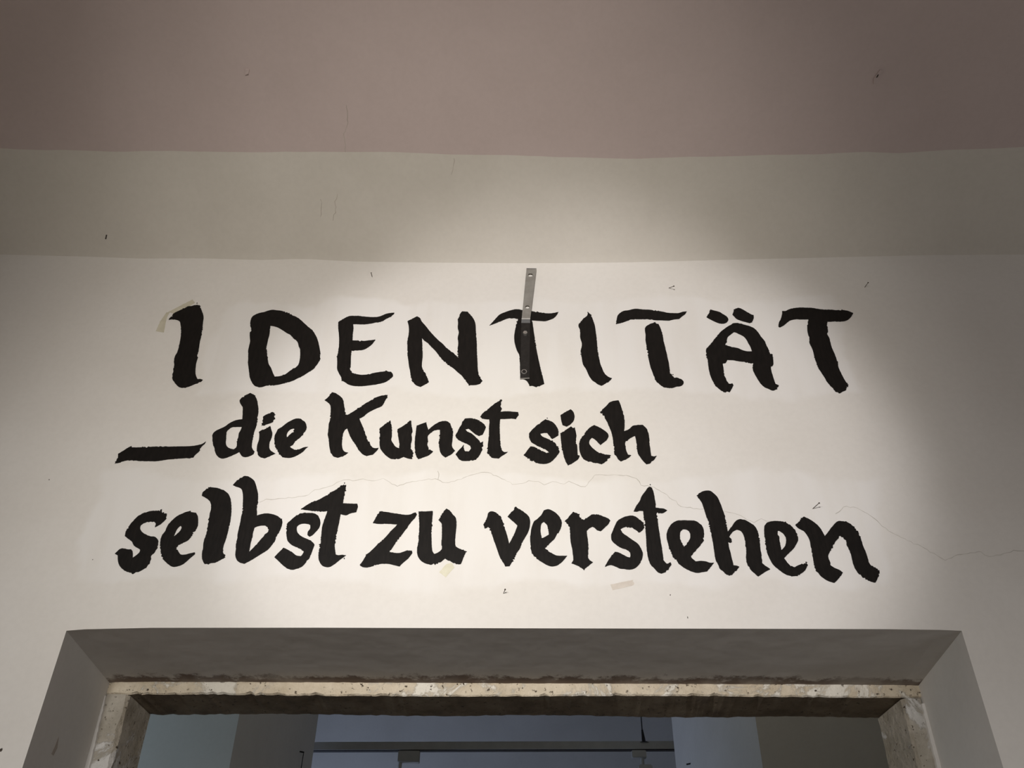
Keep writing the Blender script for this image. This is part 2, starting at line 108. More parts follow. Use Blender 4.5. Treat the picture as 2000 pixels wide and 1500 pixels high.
  ('e', 'letter', '-935.4,2839.3 -934.3,2853.3 -930.1,2861.3 -928.2,2875.5 -923.9,2887.7 -917.5,2897.9 -909.1,2908.2 -896.7,2916.5 -885.4,2921.7 -877.1,2924.8 -875.3,2920.7 -861.5,2918.6 -854.8,2908.3 -850.8,2894 -849,2877.7 -853.4,2865.6 -857.4,2851.5 -863.3,2838.5 -872.2,2831.6 -883.1,2825.6 -889.8,2816.7 -881.7,2804 -872.9,2796.2 -862.5,2796.3 -852.8,2799.2 -839.6,2802.2 -837.9,2798.3 -845.2,2788.6 -853.5,2778.9 -861.6,2769.2 -872.4,2763.5 -885.7,2761.5 -897.3,2767.2 -907.7,2774.9 -918.3,2786.4 -926.3,2801.9 -932.5,2821.5', ['-893.7,2879.6 -898.5,2873.5 -901.5,2863.4 -903.3,2848.4 -898.3,2853.4 -893.1,2861.4 -889.6,2869.5 -890.3,2876.6']),
  ('l', 'letter', '-857.8,2971.1 -857.9,2981.7 -852.3,2989.2 -847,2998.9 -833.9,2997.2 -818.8,2994.6 -802.9,2988.2 -792.4,2980.8 -782.4,2967 -775.9,2950.1 -771.5,2931.3 -768.6,2912.7 -767.3,2894.2 -767.3,2875.9 -767.2,2857.8 -768.1,2839.8 -770.2,2824 -769.6,2812.2 -766.4,2800.5 -759.5,2794.6 -759.7,2788.8 -768.7,2782 -779.4,2775.3 -792.4,2771.4 -807.5,2769.4 -815.9,2780.9 -820.1,2796.4 -821.3,2814 -823.7,2833.7 -822.3,2847.6 -821.3,2863.6 -822.4,2881.8 -824.1,2898.1 -825.3,2916.7 -825.3,2931.2 -828.7,2945.8 -835.4,2956.3 -847.1,2964.7', []),
  ('b', 'letter', '-782.1,3004.4 -775.6,3016.3 -766.5,3026.1 -756.9,3033.8 -747.5,3032.7 -733.1,3024 -725.1,3015.3 -717.3,2997 -710.2,2977.8 -706.5,2956.6 -704.6,2935.6 -701,2910.8 -690.2,2914.9 -676.4,2917.4 -661.7,2915 -646.4,2908.8 -632.7,2898.6 -631.5,2882.3 -634.1,2866.2 -638.6,2850.1 -642.9,2834.2 -649.3,2820.4 -657.7,2808.6 -669.9,2798.8 -682,2789.1 -694.1,2779.4 -708,2770.7 -718.8,2773.5 -728.9,2781.2 -735.3,2794.7 -737,2810.3 -739.6,2828 -740.3,2845.8 -741.1,2863.9 -740.9,2886.1 -741.2,2906.6 -742.4,2927.2 -744.9,2948.1 -748.5,2969.2 -753.5,2986.2 -759.6,2994.8 -770.5,2999', ['-700.9,2875.1 -691,2879.1 -677.2,2881.2 -667.5,2876.2 -662.8,2869.1 -664.8,2860 -670.2,2856 -673.3,2848 -680.3,2838.1 -686.9,2826.2 -693.7,2815.3 -701.3,2804.6 -702.4,2820.2 -702.1,2838 -701.9,2855.9']),
  ('s', 'letter', '-635.5,2789.2 -626.5,2802.8 -616.5,2816.5 -605.2,2810.7 -591.9,2802.9 -580.1,2794.2 -569.5,2792.3 -563,2801.1 -564.9,2807.9 -574.4,2813.7 -587.5,2819.6 -598.8,2825.4 -609.2,2836.3 -614.9,2852.2 -617.4,2868.2 -617.7,2884.4 -610,2897.7 -597.8,2911 -582.9,2918.3 -566.9,2918.9 -552.5,2917.7 -542.9,2912.2 -536,2900.9 -532.6,2888.7 -534.2,2874.5 -541.3,2862.4 -548.6,2852.4 -555.1,2848.7 -561.6,2853.3 -561.5,2862.3 -556.8,2872.4 -558.2,2882.5 -565.8,2886.2 -576.4,2886.5 -586.7,2884.1 -591.9,2877.4 -590.2,2866.3 -584.3,2856.3 -574.3,2848.3 -561.2,2842.4 -548,2835.5 -538.6,2824.6 -541.3,2812.8 -544.3,2797.2 -550.7,2781.8 -557.4,2768.3 -566.4,2759.7 -579.4,2755.3 -593.1,2755.8 -606.3,2763.4 -620.3,2775.8', []),
  ('t', 'letter', '-589.6,2929.6 -578.9,2940.1 -564.3,2950.6 -545.8,2960.1 -531,2970.7 -516.3,2982.4 -504.7,2991 -491.8,3003.9 -480.2,3006.1 -479.3,2991 -480.7,2971.9 -481.5,2948.7 -467,2947.7 -443.7,2947.1 -441.2,2938.3 -443.5,2921.7 -453.1,2919.6 -461.6,2916.5 -468.2,2912.4 -483.7,2915.4 -484.1,2897 -485.4,2878.7 -486.6,2860.5 -487,2842.6 -487.4,2824.8 -484.5,2809.1 -481.3,2797.4 -475.1,2795.5 -464.8,2796.5 -455.2,2795.2 -462.2,2788.8 -471.4,2780.1 -482.1,2769.5 -494.8,2761.8 -507,2763.7 -515.6,2770.4 -523.4,2785.7 -525.5,2805.1 -525.3,2822.7 -525.4,2842.5 -526.1,2860.4 -526.5,2876.5 -524.5,2894.8 -521.4,2911.2 -519.2,2924.6 -533.7,2923.6 -551.7,2924.5 -569.9,2927.2', []),
 ]),
 ('zu', [
  ('z', 'letter', '-397.1,2889 -391.8,2903.3 -387.6,2914.6 -384.2,2924.9 -368.9,2922.9 -352.6,2919.9 -334.5,2916.8 -316.5,2913.8 -302.4,2914.8 -295.6,2919 -288.7,2921 -285,2914.9 -289.3,2904.6 -297.3,2894.4 -305,2880.1 -312.7,2866 -321.9,2850 -331,2834.1 -338.5,2820.3 -346.2,2805.6 -335.2,2802.7 -324.8,2801.8 -314.6,2803.8 -304.7,2808.7 -290,2808.7 -288.3,2802.9 -294.7,2791.2 -302.5,2781.6 -312,2772 -317.4,2764.3 -328.7,2767.1 -342.7,2770.9 -356.5,2771.8 -371.7,2769.9 -386.6,2765.1 -398.2,2761.2 -410.3,2762.5 -418,2767.8 -413.4,2775.5 -408.4,2785.1 -404.5,2796.7 -397.4,2803.5 -386.6,2816.2 -374.2,2831 -361.7,2845.9 -350.9,2861.9 -339.9,2876 -333.6,2885.1 -349.6,2886.5 -363.8,2887.1 -379.6,2886.4', []),
  ('u', 'letter', '-281.8,2924.2 -265.8,2924.2 -244.2,2925.3 -244.3,2907.8 -244,2887.4 -243.6,2867.2 -242.9,2847.2 -241.1,2827.5 -238.2,2807.9 -232.4,2799.2 -224.9,2803.1 -217.5,2808.9 -214.4,2815.8 -216.8,2827.5 -216.7,2847.3 -217.8,2867.3 -219.7,2887.5 -227.9,2898.6 -222.3,2909.9 -216,2924.3 -209.4,2933 -201.1,2927.4 -192.5,2916.1 -184,2904.9 -180.9,2887.6 -181.2,2869.4 -182.1,2851.4 -181.5,2831.6 -179.3,2821.8 -170.3,2814.9 -159.9,2812 -151.9,2807.2 -158.2,2792.6 -161.9,2779.2 -165,2771.5 -173.5,2771.1 -184,2775.3 -192.7,2779.1 -205.1,2786.7 -214.9,2778 -226.5,2772.2 -241.8,2770.3 -255.7,2774.1 -266.5,2781.7 -274.3,2794.2 -277.5,2809.7 -276.3,2827.4 -275.3,2845.2 -276,2867.1 -277.1,2887.3 -279.7,2907.7', []),
 ]),
 ('verstehen', [
  ('v', 'letter', '-111.6,2884.7 -106.1,2896.9 -102,2909.2 -100.5,2919.4 -95.3,2924.6 -87.3,2924.6 -76.6,2918.5 -67.5,2907.2 -62,2892.9 -56.5,2874.7 -51,2856.7 -44.6,2830 -36.9,2846.8 -30.1,2862.8 -24.1,2882.9 -35.6,2895 -49.9,2909.3 -41.2,2921.6 -29.8,2939.3 -18.2,2931 -5.8,2921.7 5.7,2908.4 8.4,2895.1 7.4,2878.9 3.1,2862.9 -3.9,2848.9 -12.5,2831.1 -17.7,2815.4 -26.2,2801.7 -31.2,2786.3 -39.6,2772.9 -43,2766.2 -53.2,2765.2 -58.4,2774.7 -67.2,2790 -72.7,2805.5 -78.2,2823 -83.7,2838.8 -90.2,2858.6 -94.9,2872.6 -100,2878.7 -107.2,2873.6', []),
  ('e', 'letter', '10,2862.9 12.7,2879 18.9,2895.2 27.8,2903.3 38.4,2915.7 43.9,2928 54.6,2931.8 66.9,2927 77.4,2917.8 85.9,2905.5 89.5,2891.3 87,2875.1 80.6,2861.1 70.7,2845.1 58.4,2831.3 45.3,2817.5 54.6,2807.8 64.8,2801.1 75.8,2795.9 88.7,2795.3 101,2795.9 93.5,2784.8 84.8,2775.2 72.7,2767.5 62.5,2765.6 52.3,2768.4 37.1,2777.9 25.2,2786.5 16.7,2798 9.9,2813.5 9.1,2829.2 8.3,2846.9', ['43.5,2893.6 38.2,2889.1 35.4,2877 35.3,2863 38.1,2845 46.5,2850 56.1,2856 54.6,2871 51.3,2885.1']),
  ('r', 'letter', '97.1,2895.8 106.2,2905.6 113.5,2915.8 121.7,2924.5 132.1,2917.9 138,2907.7 143.8,2899.6 151.9,2903.6 168.3,2916.4 182.3,2915 196.2,2910.9 210,2903.8 214.9,2897.7 209.1,2887.5 198,2875.4 188.8,2866.4 180.2,2869.3 173.6,2876.4 168.5,2879.8 159.5,2874.3 153.1,2867.3 153.5,2855.3 155,2839.4 155.4,2823.7 154.6,2804.2 153.5,2790.7 157.5,2783 165.8,2777.3 157,2770.6 148.2,2763 143.2,2756.7 134.6,2762 124.6,2768.6 111.2,2774.3 115.7,2782.9 115.4,2800.2 114.1,2815.8 111.2,2833.4 110.3,2853.2 110.4,2869.2 106.5,2885.3', []),
  ('s', 'letter', '194.1,2765 201.6,2779.4 211,2794.7 221.1,2807.3 230.4,2805.4 242,2798.7 251.9,2792.9 257.7,2791 260,2798.8 258,2807.5 249.8,2814.2 236.4,2819.1 226.5,2826.9 216.8,2837.6 213.7,2850.5 218.4,2865.4 224.4,2879.5 232.3,2895.7 243.4,2904.9 257.9,2911.1 273.8,2912.5 285.7,2906 295.5,2895.9 300.3,2881.7 297.1,2871.7 289.6,2864.6 284.3,2862.6 278.7,2869.6 271.3,2875.6 261,2879.2 248.7,2877.6 239.7,2872.5 244.2,2861.5 255.7,2851.6 267.2,2841.7 280.3,2830.9 287.8,2816.3 291.4,2800.8 287.2,2785.4 279.4,2772 270.2,2762.4 258,2757.7 244.5,2758.6 231.1,2760.4 219.6,2766.1 207.9,2769.8', []),
  ('t', 'letter', '276.5,2925.5 283.8,2941 293.7,2955.6 302.3,2974.6 312.3,2988.4 319.4,2999 325,3001.2 330.1,2998 333.4,2983.1 334.6,2966.2 335.6,2949.5 334.9,2937 345.3,2935.4 355.8,2933.9 364.2,2928.8 353,2921.5 335.3,2920.9 336.3,2902.1 337.2,2881.8 338.1,2861.8 339,2841.9 340.5,2820.4 341.2,2799 342.4,2783.6 348.3,2774.1 358.8,2777.9 359.9,2771.3 350.1,2757 341,2749.5 332.3,2746.6 324.2,2750.4 316.6,2760.7 308.9,2770.2 304.9,2783.5 302.2,2802.8 302,2822.2 302.7,2841.8 303,2861.7 303.1,2885.8 301.5,2906.1 301.3,2926.6 293.4,2927.6 284.4,2924.5', []),
  ('e', 'letter', '356.2,2860.8 361.9,2874.8 371.9,2889 384.9,2897.1 400.9,2899.2 416.6,2898.8 432.3,2897.6 443.6,2889.2 450.3,2879.1 451.4,2863.1 449.4,2849.2 444.4,2835.3 436.2,2823.6 426.5,2813.8 418.6,2804.1 411.8,2796.3 412,2790.6 421.2,2781 433.2,2782 445,2781.1 456.4,2777.3 466.2,2777.3 458.6,2767.8 446.9,2754.5 433,2750.7 419.3,2749.2 404.7,2754.4 392,2761.9 379.6,2773.2 372.2,2784.7 365,2798.1 359,2815.5 356.3,2833.1 355,2846.9', ['398.2,2872.5 391.3,2864.9 389.6,2853 390.5,2839.1 395.7,2822.5 404.2,2830.3 412.5,2843.1 415.7,2857 413.3,2867 406.8,2872']),
  ('h', 'letter', '445.1,2973.8 456,2983.3 467.4,2989.1 479.9,2989.1 489.9,2982.4 498.9,2968.7 503.1,2953 507,2934.3 510.5,2913.7 511.6,2895.4 512.1,2879.3 512.2,2866.2 522.6,2879.3 531.2,2891.4 539.3,2899.5 548.4,2902.6 562,2899.6 573.1,2891.5 582.3,2883.5 588.5,2866.5 589,2852.5 588.6,2832.8 587.3,2813.3 586.9,2794 586,2776.8 592.4,2769.2 603.1,2759.8 587.9,2751.2 570.2,2739.4 562.3,2748.3 553.8,2759.6 548.4,2774.7 547.7,2790 550.8,2809.3 551.6,2826.8 551.8,2846.5 549.5,2860.4 545.4,2868.3 536.3,2871.9 526,2866.3 516.9,2856.3 513.5,2850.3 518,2845.4 518.6,2836.5 514.8,2833.6 509,2835.5 509.5,2819.9 510.9,2804.4 512.2,2789 513.9,2769.9 521.4,2769 527.4,2766.1 521.6,2758.5 511.8,2748.2 506.3,2744.4 499.2,2741.6 491.4,2746.2 484.1,2755.6 478.8,2760.3 476,2771.7 471.1,2786.9 470.7,2804.2 470.5,2823.7 470.1,2841.3 468.8,2859.2 467.7,2879.1 466.8,2893.3 462.8,2911.6 460.3,2928 457.2,2946.6 453.3,2959.1', []),
  ('e', 'letter', '606,2876.5 608.6,2884.5 617,2893.7 629.7,2896.7 637.7,2897.8 654.2,2896.8 665.5,2891.8 676.2,2882.7 683.1,2872.7 686.7,2858.8 686.5,2842.9 679,2829.2 670.1,2817.4 659.8,2807.7 642.5,2790.7 648.1,2778.9 654.6,2767.5 664.6,2766.6 675.6,2771.4 686.4,2775.2 698.1,2779 693.1,2765.7 687,2755.3 674.6,2746.8 661.7,2740.6 646.9,2742.1 634.6,2748.6 623,2759.8 613,2771.1 607,2786.4 602.9,2803.7 602.2,2821.1 602.4,2838.8 603.4,2856.5', ['639.1,2868.6 648,2864.6 654.9,2854.7 656.4,2842.8 652.4,2829.1 646.6,2820.3 639.5,2813.5 639.2,2827.1 639.2,2842.8 638.9,2856.6']),
  ('n', 'letter', '687,2886.8 697.6,2895.9 707.7,2908.1 713.4,2910.5 725.3,2904.1 735.8,2895 744.4,2884.9 750.6,2871.9 755.8,2854 766.7,2865.9 780.3,2882 796.4,2897.1 807.8,2897.8 821.2,2895.2 831.5,2886.1 838.5,2874.1 843.7,2858.2 845.4,2842.4 846.3,2826.7 848.8,2811.2 850.1,2797.7 850.5,2780.5 855.1,2771 862.9,2764.4 872,2757.8 868.9,2746.6 860.9,2733.5 853.7,2723.8 847.3,2725.1 838.4,2729.7 829.6,2735.2 821.6,2744.5 814.4,2757.6 810.9,2772.7 810.7,2788 810.6,2803.3 807.8,2822.7 805.9,2838.4 801.5,2850.2 795.5,2854.5 784.8,2844.2 773.1,2828.5 763.1,2812.9 753.3,2797.4 754,2784 753.3,2771.6 761.9,2764.1 772.5,2758.4 780.2,2750.9 772.2,2740.6 762.6,2730.4 753.6,2722.9 742.7,2726.6 730.8,2734 721.4,2746.1 715.1,2757.3 713.8,2772.4 714.1,2787.7 714.7,2805 714.9,2824.4 715.2,2840.1 712.6,2853.9 705,2868.8 700.3,2871.7 691.1,2878.7', []),
 ]),
]
CREASE = [(-2.143, 3.9060), (-1.718, 3.8975), (-1.412, 3.8857), (-1.259, 3.8768), (-1.059, 3.8775), (-0.858, 3.8685), (-0.734, 3.8741), (-0.542, 3.8605), (-0.294, 3.8551), (-0.048, 3.8520), (0.116, 3.8516), (0.362, 3.8556), (0.608, 3.8643), (0.953, 3.8752), (1.101, 3.8795), (1.273, 3.8849), (1.592, 3.8875), (2.000, 3.8934)]
PAINT_LINE = [(-2.059, -0.2950), (-1.650, -0.2950), (-1.513, -0.2925), (-1.186, -0.2950), (-0.824, -0.2950), (-0.681, -0.2950), (-0.464, -0.3025), (-0.298, -0.2975), (0.024, -0.2925), (0.270, -0.2825), (0.380, -0.2825), (0.585, -0.2825), (0.894, -0.2825), (1.058, -0.2850), (1.131, -0.2800), (1.296, -0.2850), (1.529, -0.2925), (1.920, -0.2950)]
CRACKS = [[(-701.3, 2950.3), (-685.4, 2959.8), (-671.9, 2959.8), (-636.2, 2964.6), (-601.7, 2969.5), (-575.3, 2974.3), (-561.3, 2990.3), (-541.8, 2996.8), (-515.4, 3003.3), (-505.9, 3014.7), (-489.1, 3022.8), (-456, 3021.3), (-427.4, 3022.9), (-412.1, 3019.7), (-384, 3026.3), (-365.1, 3014.9), (-343.6, 3002.8), (-321.2, 3011.8), (-278.4, 3023.2), (-236.1, 3024.9), (-224.5, 3013.6), (-192, 3016.9), (-158.6, 3034.9), (-122, 3046.4), (-104.2, 3046.4), (-73.7, 3031.7), (-38, 3010.7), (-10.9, 3010.7), (5.4, 3020.5), (29.9, 3017.3), (46.1, 3007.6), (68, 3017.4), (99.1, 3010.9), (111.5, 3019.1), (142.1, 3001.4), (154.3, 3001.4), (165.7, 3014.3), (180.2, 3037.1), (183, 3038.7), (264.9, 3038.9), (291.3, 3027.5), (302, 3006.5), (335.2, 3000.1), (368.1, 2976.3), (400.8, 2941.8), (449.1, 2934.1), (479.4, 2932.7), (514.5, 2928.1), (543.5, 2917.4), (583.3, 2893.1), (603.5, 2905.3), (615.9, 2900.7), (658.7, 2897.8)],
 [(796.5, 2919.5), (807.3, 2927.3), (820.7, 2941.2), (847.2, 2941.3), (877.1, 2921.3), (898.5, 2899.9), (909.3, 2884.8), (934.5, 2859.4), (996.9, 2821.3), (1024, 2798.2), (1041.2, 2786.8), (1075.6, 2801.3), (1137.1, 2811.6), (1152.7, 2795.7), (1191.3, 2806), (1219.5, 2814.7), (1257.2, 2813.4)],
 [(-237.6, 3051.2), (-236.1, 3024.9)]]
TAPES = [[(-1104.8, 3637.9), (-1072.1, 3666.4), (-1041.6, 3691.9), (-1030.3, 3677.4), (-1049.4, 3659.9), (-1067.1, 3644.5), (-1087.6, 3632.1)], [(-1109.9, 3637.4), (-1100.9, 3636.8), (-1103.1, 3608.7), (-1098.2, 3553.1), (-1123.8, 3558.4), (-1120.3, 3597.3)], [(-200.9, 2771.4), (-193.3, 2773.3), (-188.3, 2776.8), (-180.3, 2762.9), (-200.6, 2735.1), (-217.8, 2748.5)], [(205.0, 2716.4), (256.0, 2728.4), (261.4, 2729.4), (264.3, 2717.3), (257.5, 2713.8), (209.8, 2701.5)]]
NAILS = [((-0.4903, 0.0, 3.7903), (-0.4927, -0.0120, 3.7964)), ((0.4437, 0.0, 3.7392), (0.4553, -0.0200, 3.7271)), ((1.0524, 0.0, 3.7413), (1.0573, -0.0200, 3.7414)), ((0.7410, 0.0, 2.9356), (0.7530, -0.0220, 2.9389)), ((-0.0569, 0.0, 2.6920), (-0.0529, -0.0160, 2.6941)), ]

# ---------------------------------------------------------------- helpers
rng = random.Random(7)

def tag(o, label=None, cat=None, group=None, kind=None):
    if label: o['label'] = label
    if cat: o['category'] = cat
    if group: o['group'] = group
    if kind: o['kind'] = kind
    return o

def mesh_obj(name, verts, faces, mats, parent=None, face_mats=None, smooth=False, loc=(0, 0, 0)):
    me = bpy.data.meshes.new(name)
    me.from_pydata(verts, [], faces)
    for mm in (mats if isinstance(mats, (list, tuple)) else [mats]):
        me.materials.append(mm)
    if face_mats:
        for p, i in zip(me.polygons, face_mats): p.material_index = i
    bm = bmesh.new(); bm.from_mesh(me)
    bmesh.ops.recalc_face_normals(bm, faces=bm.faces)
    bm.to_mesh(me); bm.free()
    if smooth:
        for p in me.polygons: p.use_smooth = True
    o = bpy.data.objects.new(name, me); C.objects.link(o)
    o.location = loc
    if parent: o.parent = parent
    return o

def bm_obj(name, bm, mat, parent=None, loc=(0, 0, 0), smooth=False):
    me = bpy.data.meshes.new(name)
    bmesh.ops.recalc_face_normals(bm, faces=bm.faces)
    bm.to_mesh(me); bm.free()
    me.materials.append(mat)
    if smooth:
        for p in me.polygons: p.use_smooth = True
    o = bpy.data.objects.new(name, me); C.objects.link(o)
    o.location = loc
    if parent: o.parent = parent
    return o

def empty(name, loc):
    o = bpy.data.objects.new(name, None); C.objects.link(o)
    o.location = loc; o.empty_display_size = 0.05
    return o

def prism(pts8):
    """eight corners: bottom ring 0-3, top ring 4-7"""
    return pts8, [(0, 1, 2, 3), (4, 5, 6, 7), (0, 1, 5, 4), (1, 2, 6, 5), (2, 3, 7, 6), (3, 0, 4, 7)]

def box(x0, x1, y0, y1, z0, z1):
    return prism([(x0, y0, z0), (x1, y0, z0), (x1, y1, z0), (x0, y1, z0),
                  (x0, y0, z1), (x1, y0, z1), (x1, y1, z1), (x0, y1, z1)])

def merge(*parts):
    V, F = [], []
    for v, f in parts:
        n = len(V); V += list(v); F += [tuple(i + n for i in q) for q in f]
    return V, F

def interp(tab, x):
    if x <= tab[0][0]: return tab[0][1]
    for (a, b), (c, d) in zip(tab, tab[1:]):
        if x <= c: return b + (d - b) * (x - a) / (c - a)
    return tab[-1][1]

def add_cyl(bm, p0, p1, r0, r1=None, n=12):
    r1 = r0 if r1 is None else r1
    a, b = Vector(p0), Vector(p1); d = (b - a).normalized()
    q = d.to_track_quat('Z', 'Y')
    r = [[], []]
    for k, (c, rad) in enumerate(((a, r0), (b, r1))):
        for i in range(n):
            t = 2 * math.pi * i / n
            r[k].append(bm.verts.new(c + q @ Vector((math.cos(t) * rad, math.sin(t) * rad, 0))))
    for i in range(n):
        bm.faces.new((r[0][i], r[0][(i + 1) % n], r[1][(i + 1) % n], r[1][i]))
    bm.faces.new(r[0][::-1]); bm.faces.new(r[1])

def add_box(bm, v8):
    vs = [bm.verts.new(v) for v in v8]
    for f in ((3, 2, 1, 0), (4, 5, 6, 7), (0, 1, 5, 4), (1, 2, 6, 5), (2, 3, 7, 6), (3, 0, 4, 7)):
        bm.faces.new([vs[i] for i in f])

# ---------------------------------------------------------------- materials
def new_mat(name, rough=0.8, spec=0.3, metal=0.0):
    mt = bpy.data.materials.new(name); mt.use_nodes = True
    nt = mt.node_tree; b = nt.nodes['Principled BSDF']
    b.inputs['Roughness'].default_value = rough
    b.inputs['Specular IOR Level'].default_value = spec
    b.inputs['Metallic'].default_value = metal
    return mt, nt, b

def node(nt, typ, **kw):
    n = nt.nodes.new(typ)
    for k, v in kw.items(): setattr(n, k, v)
    return n

def objco(nt):
    return node(nt, 'ShaderNodeTexCoord').outputs['Object']

def noise(nt, co, scale, detail=4, rough=0.55, dist=0.0):
    n = node(nt, 'ShaderNodeTexNoise')
    n.inputs['Scale'].default_value = scale; n.inputs['Detail'].default_value = detail
    n.inputs['Roughness'].default_value = rough; n.inputs['Distortion'].default_value = dist
    nt.links.new(co, n.inputs['Vector'])
    return n.outputs['Fac']

def ramp(nt, fac, stops):
    r = node(nt, 'ShaderNodeValToRGB')
    el = r.color_ramp.elements
    el[0].position, el[0].color = stops[0][0], (*stops[0][1], 1)
    el[1].position, el[1].color = stops[-1][0], (*stops[-1][1], 1)
    for p, c in stops[1:-1]:
        e = el.new(p); e.color = (*c, 1)
    nt.links.new(fac, r.inputs['Fac'])
    return r.outputs['Color']

def mixc(nt, fac, a, b, mode='MIX'):
    mx = node(nt, 'ShaderNodeMix', data_type='RGBA', blend_type=mode)
    for sock, v in ((mx.inputs[0], fac), (mx.inputs[6], a), (mx.inputs[7], b)):
        if isinstance(v, (int, float)): sock.default_value = v
        elif isinstance(v, tuple): sock.default_value = (*v, 1)
        else: nt.links.new(v, sock)
    return mx.outputs[2]

def math_n(nt, op, a, b=0.0):
    mn = node(nt, 'ShaderNodeMath', operation=op)
    for s, v in ((mn.inputs[0], a), (mn.inputs[1], b)):
        if isinstance(v, (int, float)): s.default_value = v
        else: nt.links.new(v, s)
    return mn.outputs[0]

def maprange(nt, v, a, b, c=0.0, d=1.0):
    mr = node(nt, 'ShaderNodeMapRange', interpolation_type='SMOOTHSTEP')
    nt.links.new(v, mr.inputs[0])
    for i, q in enumerate((a, b, c, d)): mr.inputs[i + 1].default_value = q
    return mr.outputs[0]

def bump(nt, b, heights, strength=0.3, dist=0.002):
    bp = node(nt, 'ShaderNodeBump')
    bp.inputs['Strength'].default_value = strength; bp.inputs['Distance'].default_value = dist
    nt.links.new(heights, bp.inputs['Height'])
    nt.links.new(bp.outputs['Normal'], b.inputs['Normal'])

def plaster(name, c0, c1, relief=0.25):
    mt, nt, b = new_mat(name, 0.88, 0.2)
    co = objco(nt)
    col = ramp(nt, noise(nt, co, 2.3, 3, 0.6), [(0.3, c0), (0.7, c1)])
    fine = noise(nt, co, 60, 2, 0.6)
    col = mixc(nt, 0.035, col, ramp(nt, fine, [(0.35, (0.3, 0.27, 0.24)), (0.62, (1, 1, 1))]), 'MULTIPLY')
    nt.links.new(col, b.inputs['Base Color'])
    h = math_n(nt, 'ADD', math_n(nt, 'MULTIPLY', noise(nt, co, 9, 2, 0.5), 2.2), math_n(nt, 'MULTIPLY', fine, 0.16))
    bump(nt, b, h, relief, 0.004)
    return mt, nt, b, co, col

WHITE0, WHITE1 = (0.70, 0.665, 0.61), (0.745, 0.715, 0.665)
M = {}
mt, nt, b, co, col = plaster('wall_plaster', WHITE0, WHITE1)
# fresher, whiter roller paint behind the lettering (old lettering painted out)
sep = node(nt, 'ShaderNodeSeparateXYZ')
wob = node(nt, 'ShaderNodeTexNoise'); wob.inputs['Scale'].default_value = 5; wob.inputs['Detail'].default_value = 5
nt.links.new(co, wob.inputs['Vector'])
vadd = node(nt, 'ShaderNodeVectorMath', operation='MULTIPLY_ADD')
nt.links.new(wob.outputs['Color'], vadd.inputs[0])
vadd.inputs[1].default_value = (0.16, 0.16, 0.16)
nt.links.new(co, vadd.inputs[2])
nt.links.new(vadd.outputs[0], sep.inputs[0])
def patch(x0, x1, z0, z1, e=0.03):
    x, z = sep.outputs['X'], sep.outputs['Z']
    o = 0.08
    q = math_n(nt, 'MULTIPLY', maprange(nt, x, x0 + o, x0 + o + e), maprange(nt, x, x1 + o, x1 + o - e))
    r = math_n(nt, 'MULTIPLY', maprange(nt, z, z0 + o, z0 + o + e), maprange(nt, z, z1 + o, z1 + o - e))
    return math_n(nt, 'MULTIPLY', q, r)
msk = math_n(nt, 'MAXIMUM', patch(-0.95, 0.96, 3.30, 3.695), patch(-1.15, 0.93, 2.70, 3.05))
streak = node(nt, 'ShaderNodeMapping'); streak.inputs['Scale'].default_value = (9, 9, 1.5)
nt.links.new(co, streak.inputs['Vector'])
msk = math_n(nt, 'MULTIPLY', msk, maprange(nt, noise(nt, streak.outputs[0], 1.4, 4), 0.30, 0.62, 0.35, 1.0))
nt.links.new(mixc(nt, msk, col, (0.755, 0.730, 0.690)), b.inputs['Base Color'])
M['wall'] = mt

M['plaster'] = plaster('reveal_plaster', (0.66, 0.63, 0.585), (0.72, 0.69, 0.645), 0.2)[0]
M['cove'] = plaster('cove_plaster', (0.63, 0.59, 0.52), (0.685, 0.645, 0.575), 0.35)[0]
M['pink'] = plaster('dusty_pink_ceiling_paint', (0.56, 0.465, 0.435), (0.60, 0.50, 0.47), 0.35)[0]
M['room'] = plaster('far_room_plaster', (0.60, 0.58, 0.54), (0.66, 0.64, 0.60), 0.2)[0]
M['floor'] = plaster('grey_brown_floor', (0.225, 0.178, 0.135), (0.28, 0.225, 0.175), 0.2)[0]

# soffit plaster with a sooty brown edge where it meets the stone
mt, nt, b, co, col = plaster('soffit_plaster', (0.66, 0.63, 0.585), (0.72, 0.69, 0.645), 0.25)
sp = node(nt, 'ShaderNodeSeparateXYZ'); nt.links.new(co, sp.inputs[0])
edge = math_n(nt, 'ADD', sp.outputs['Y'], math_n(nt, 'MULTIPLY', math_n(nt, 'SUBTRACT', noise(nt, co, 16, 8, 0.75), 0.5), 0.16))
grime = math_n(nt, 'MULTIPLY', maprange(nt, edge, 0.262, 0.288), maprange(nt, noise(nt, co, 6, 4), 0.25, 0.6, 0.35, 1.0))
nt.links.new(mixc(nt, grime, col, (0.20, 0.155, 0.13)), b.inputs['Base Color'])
M['soffit'] = mt

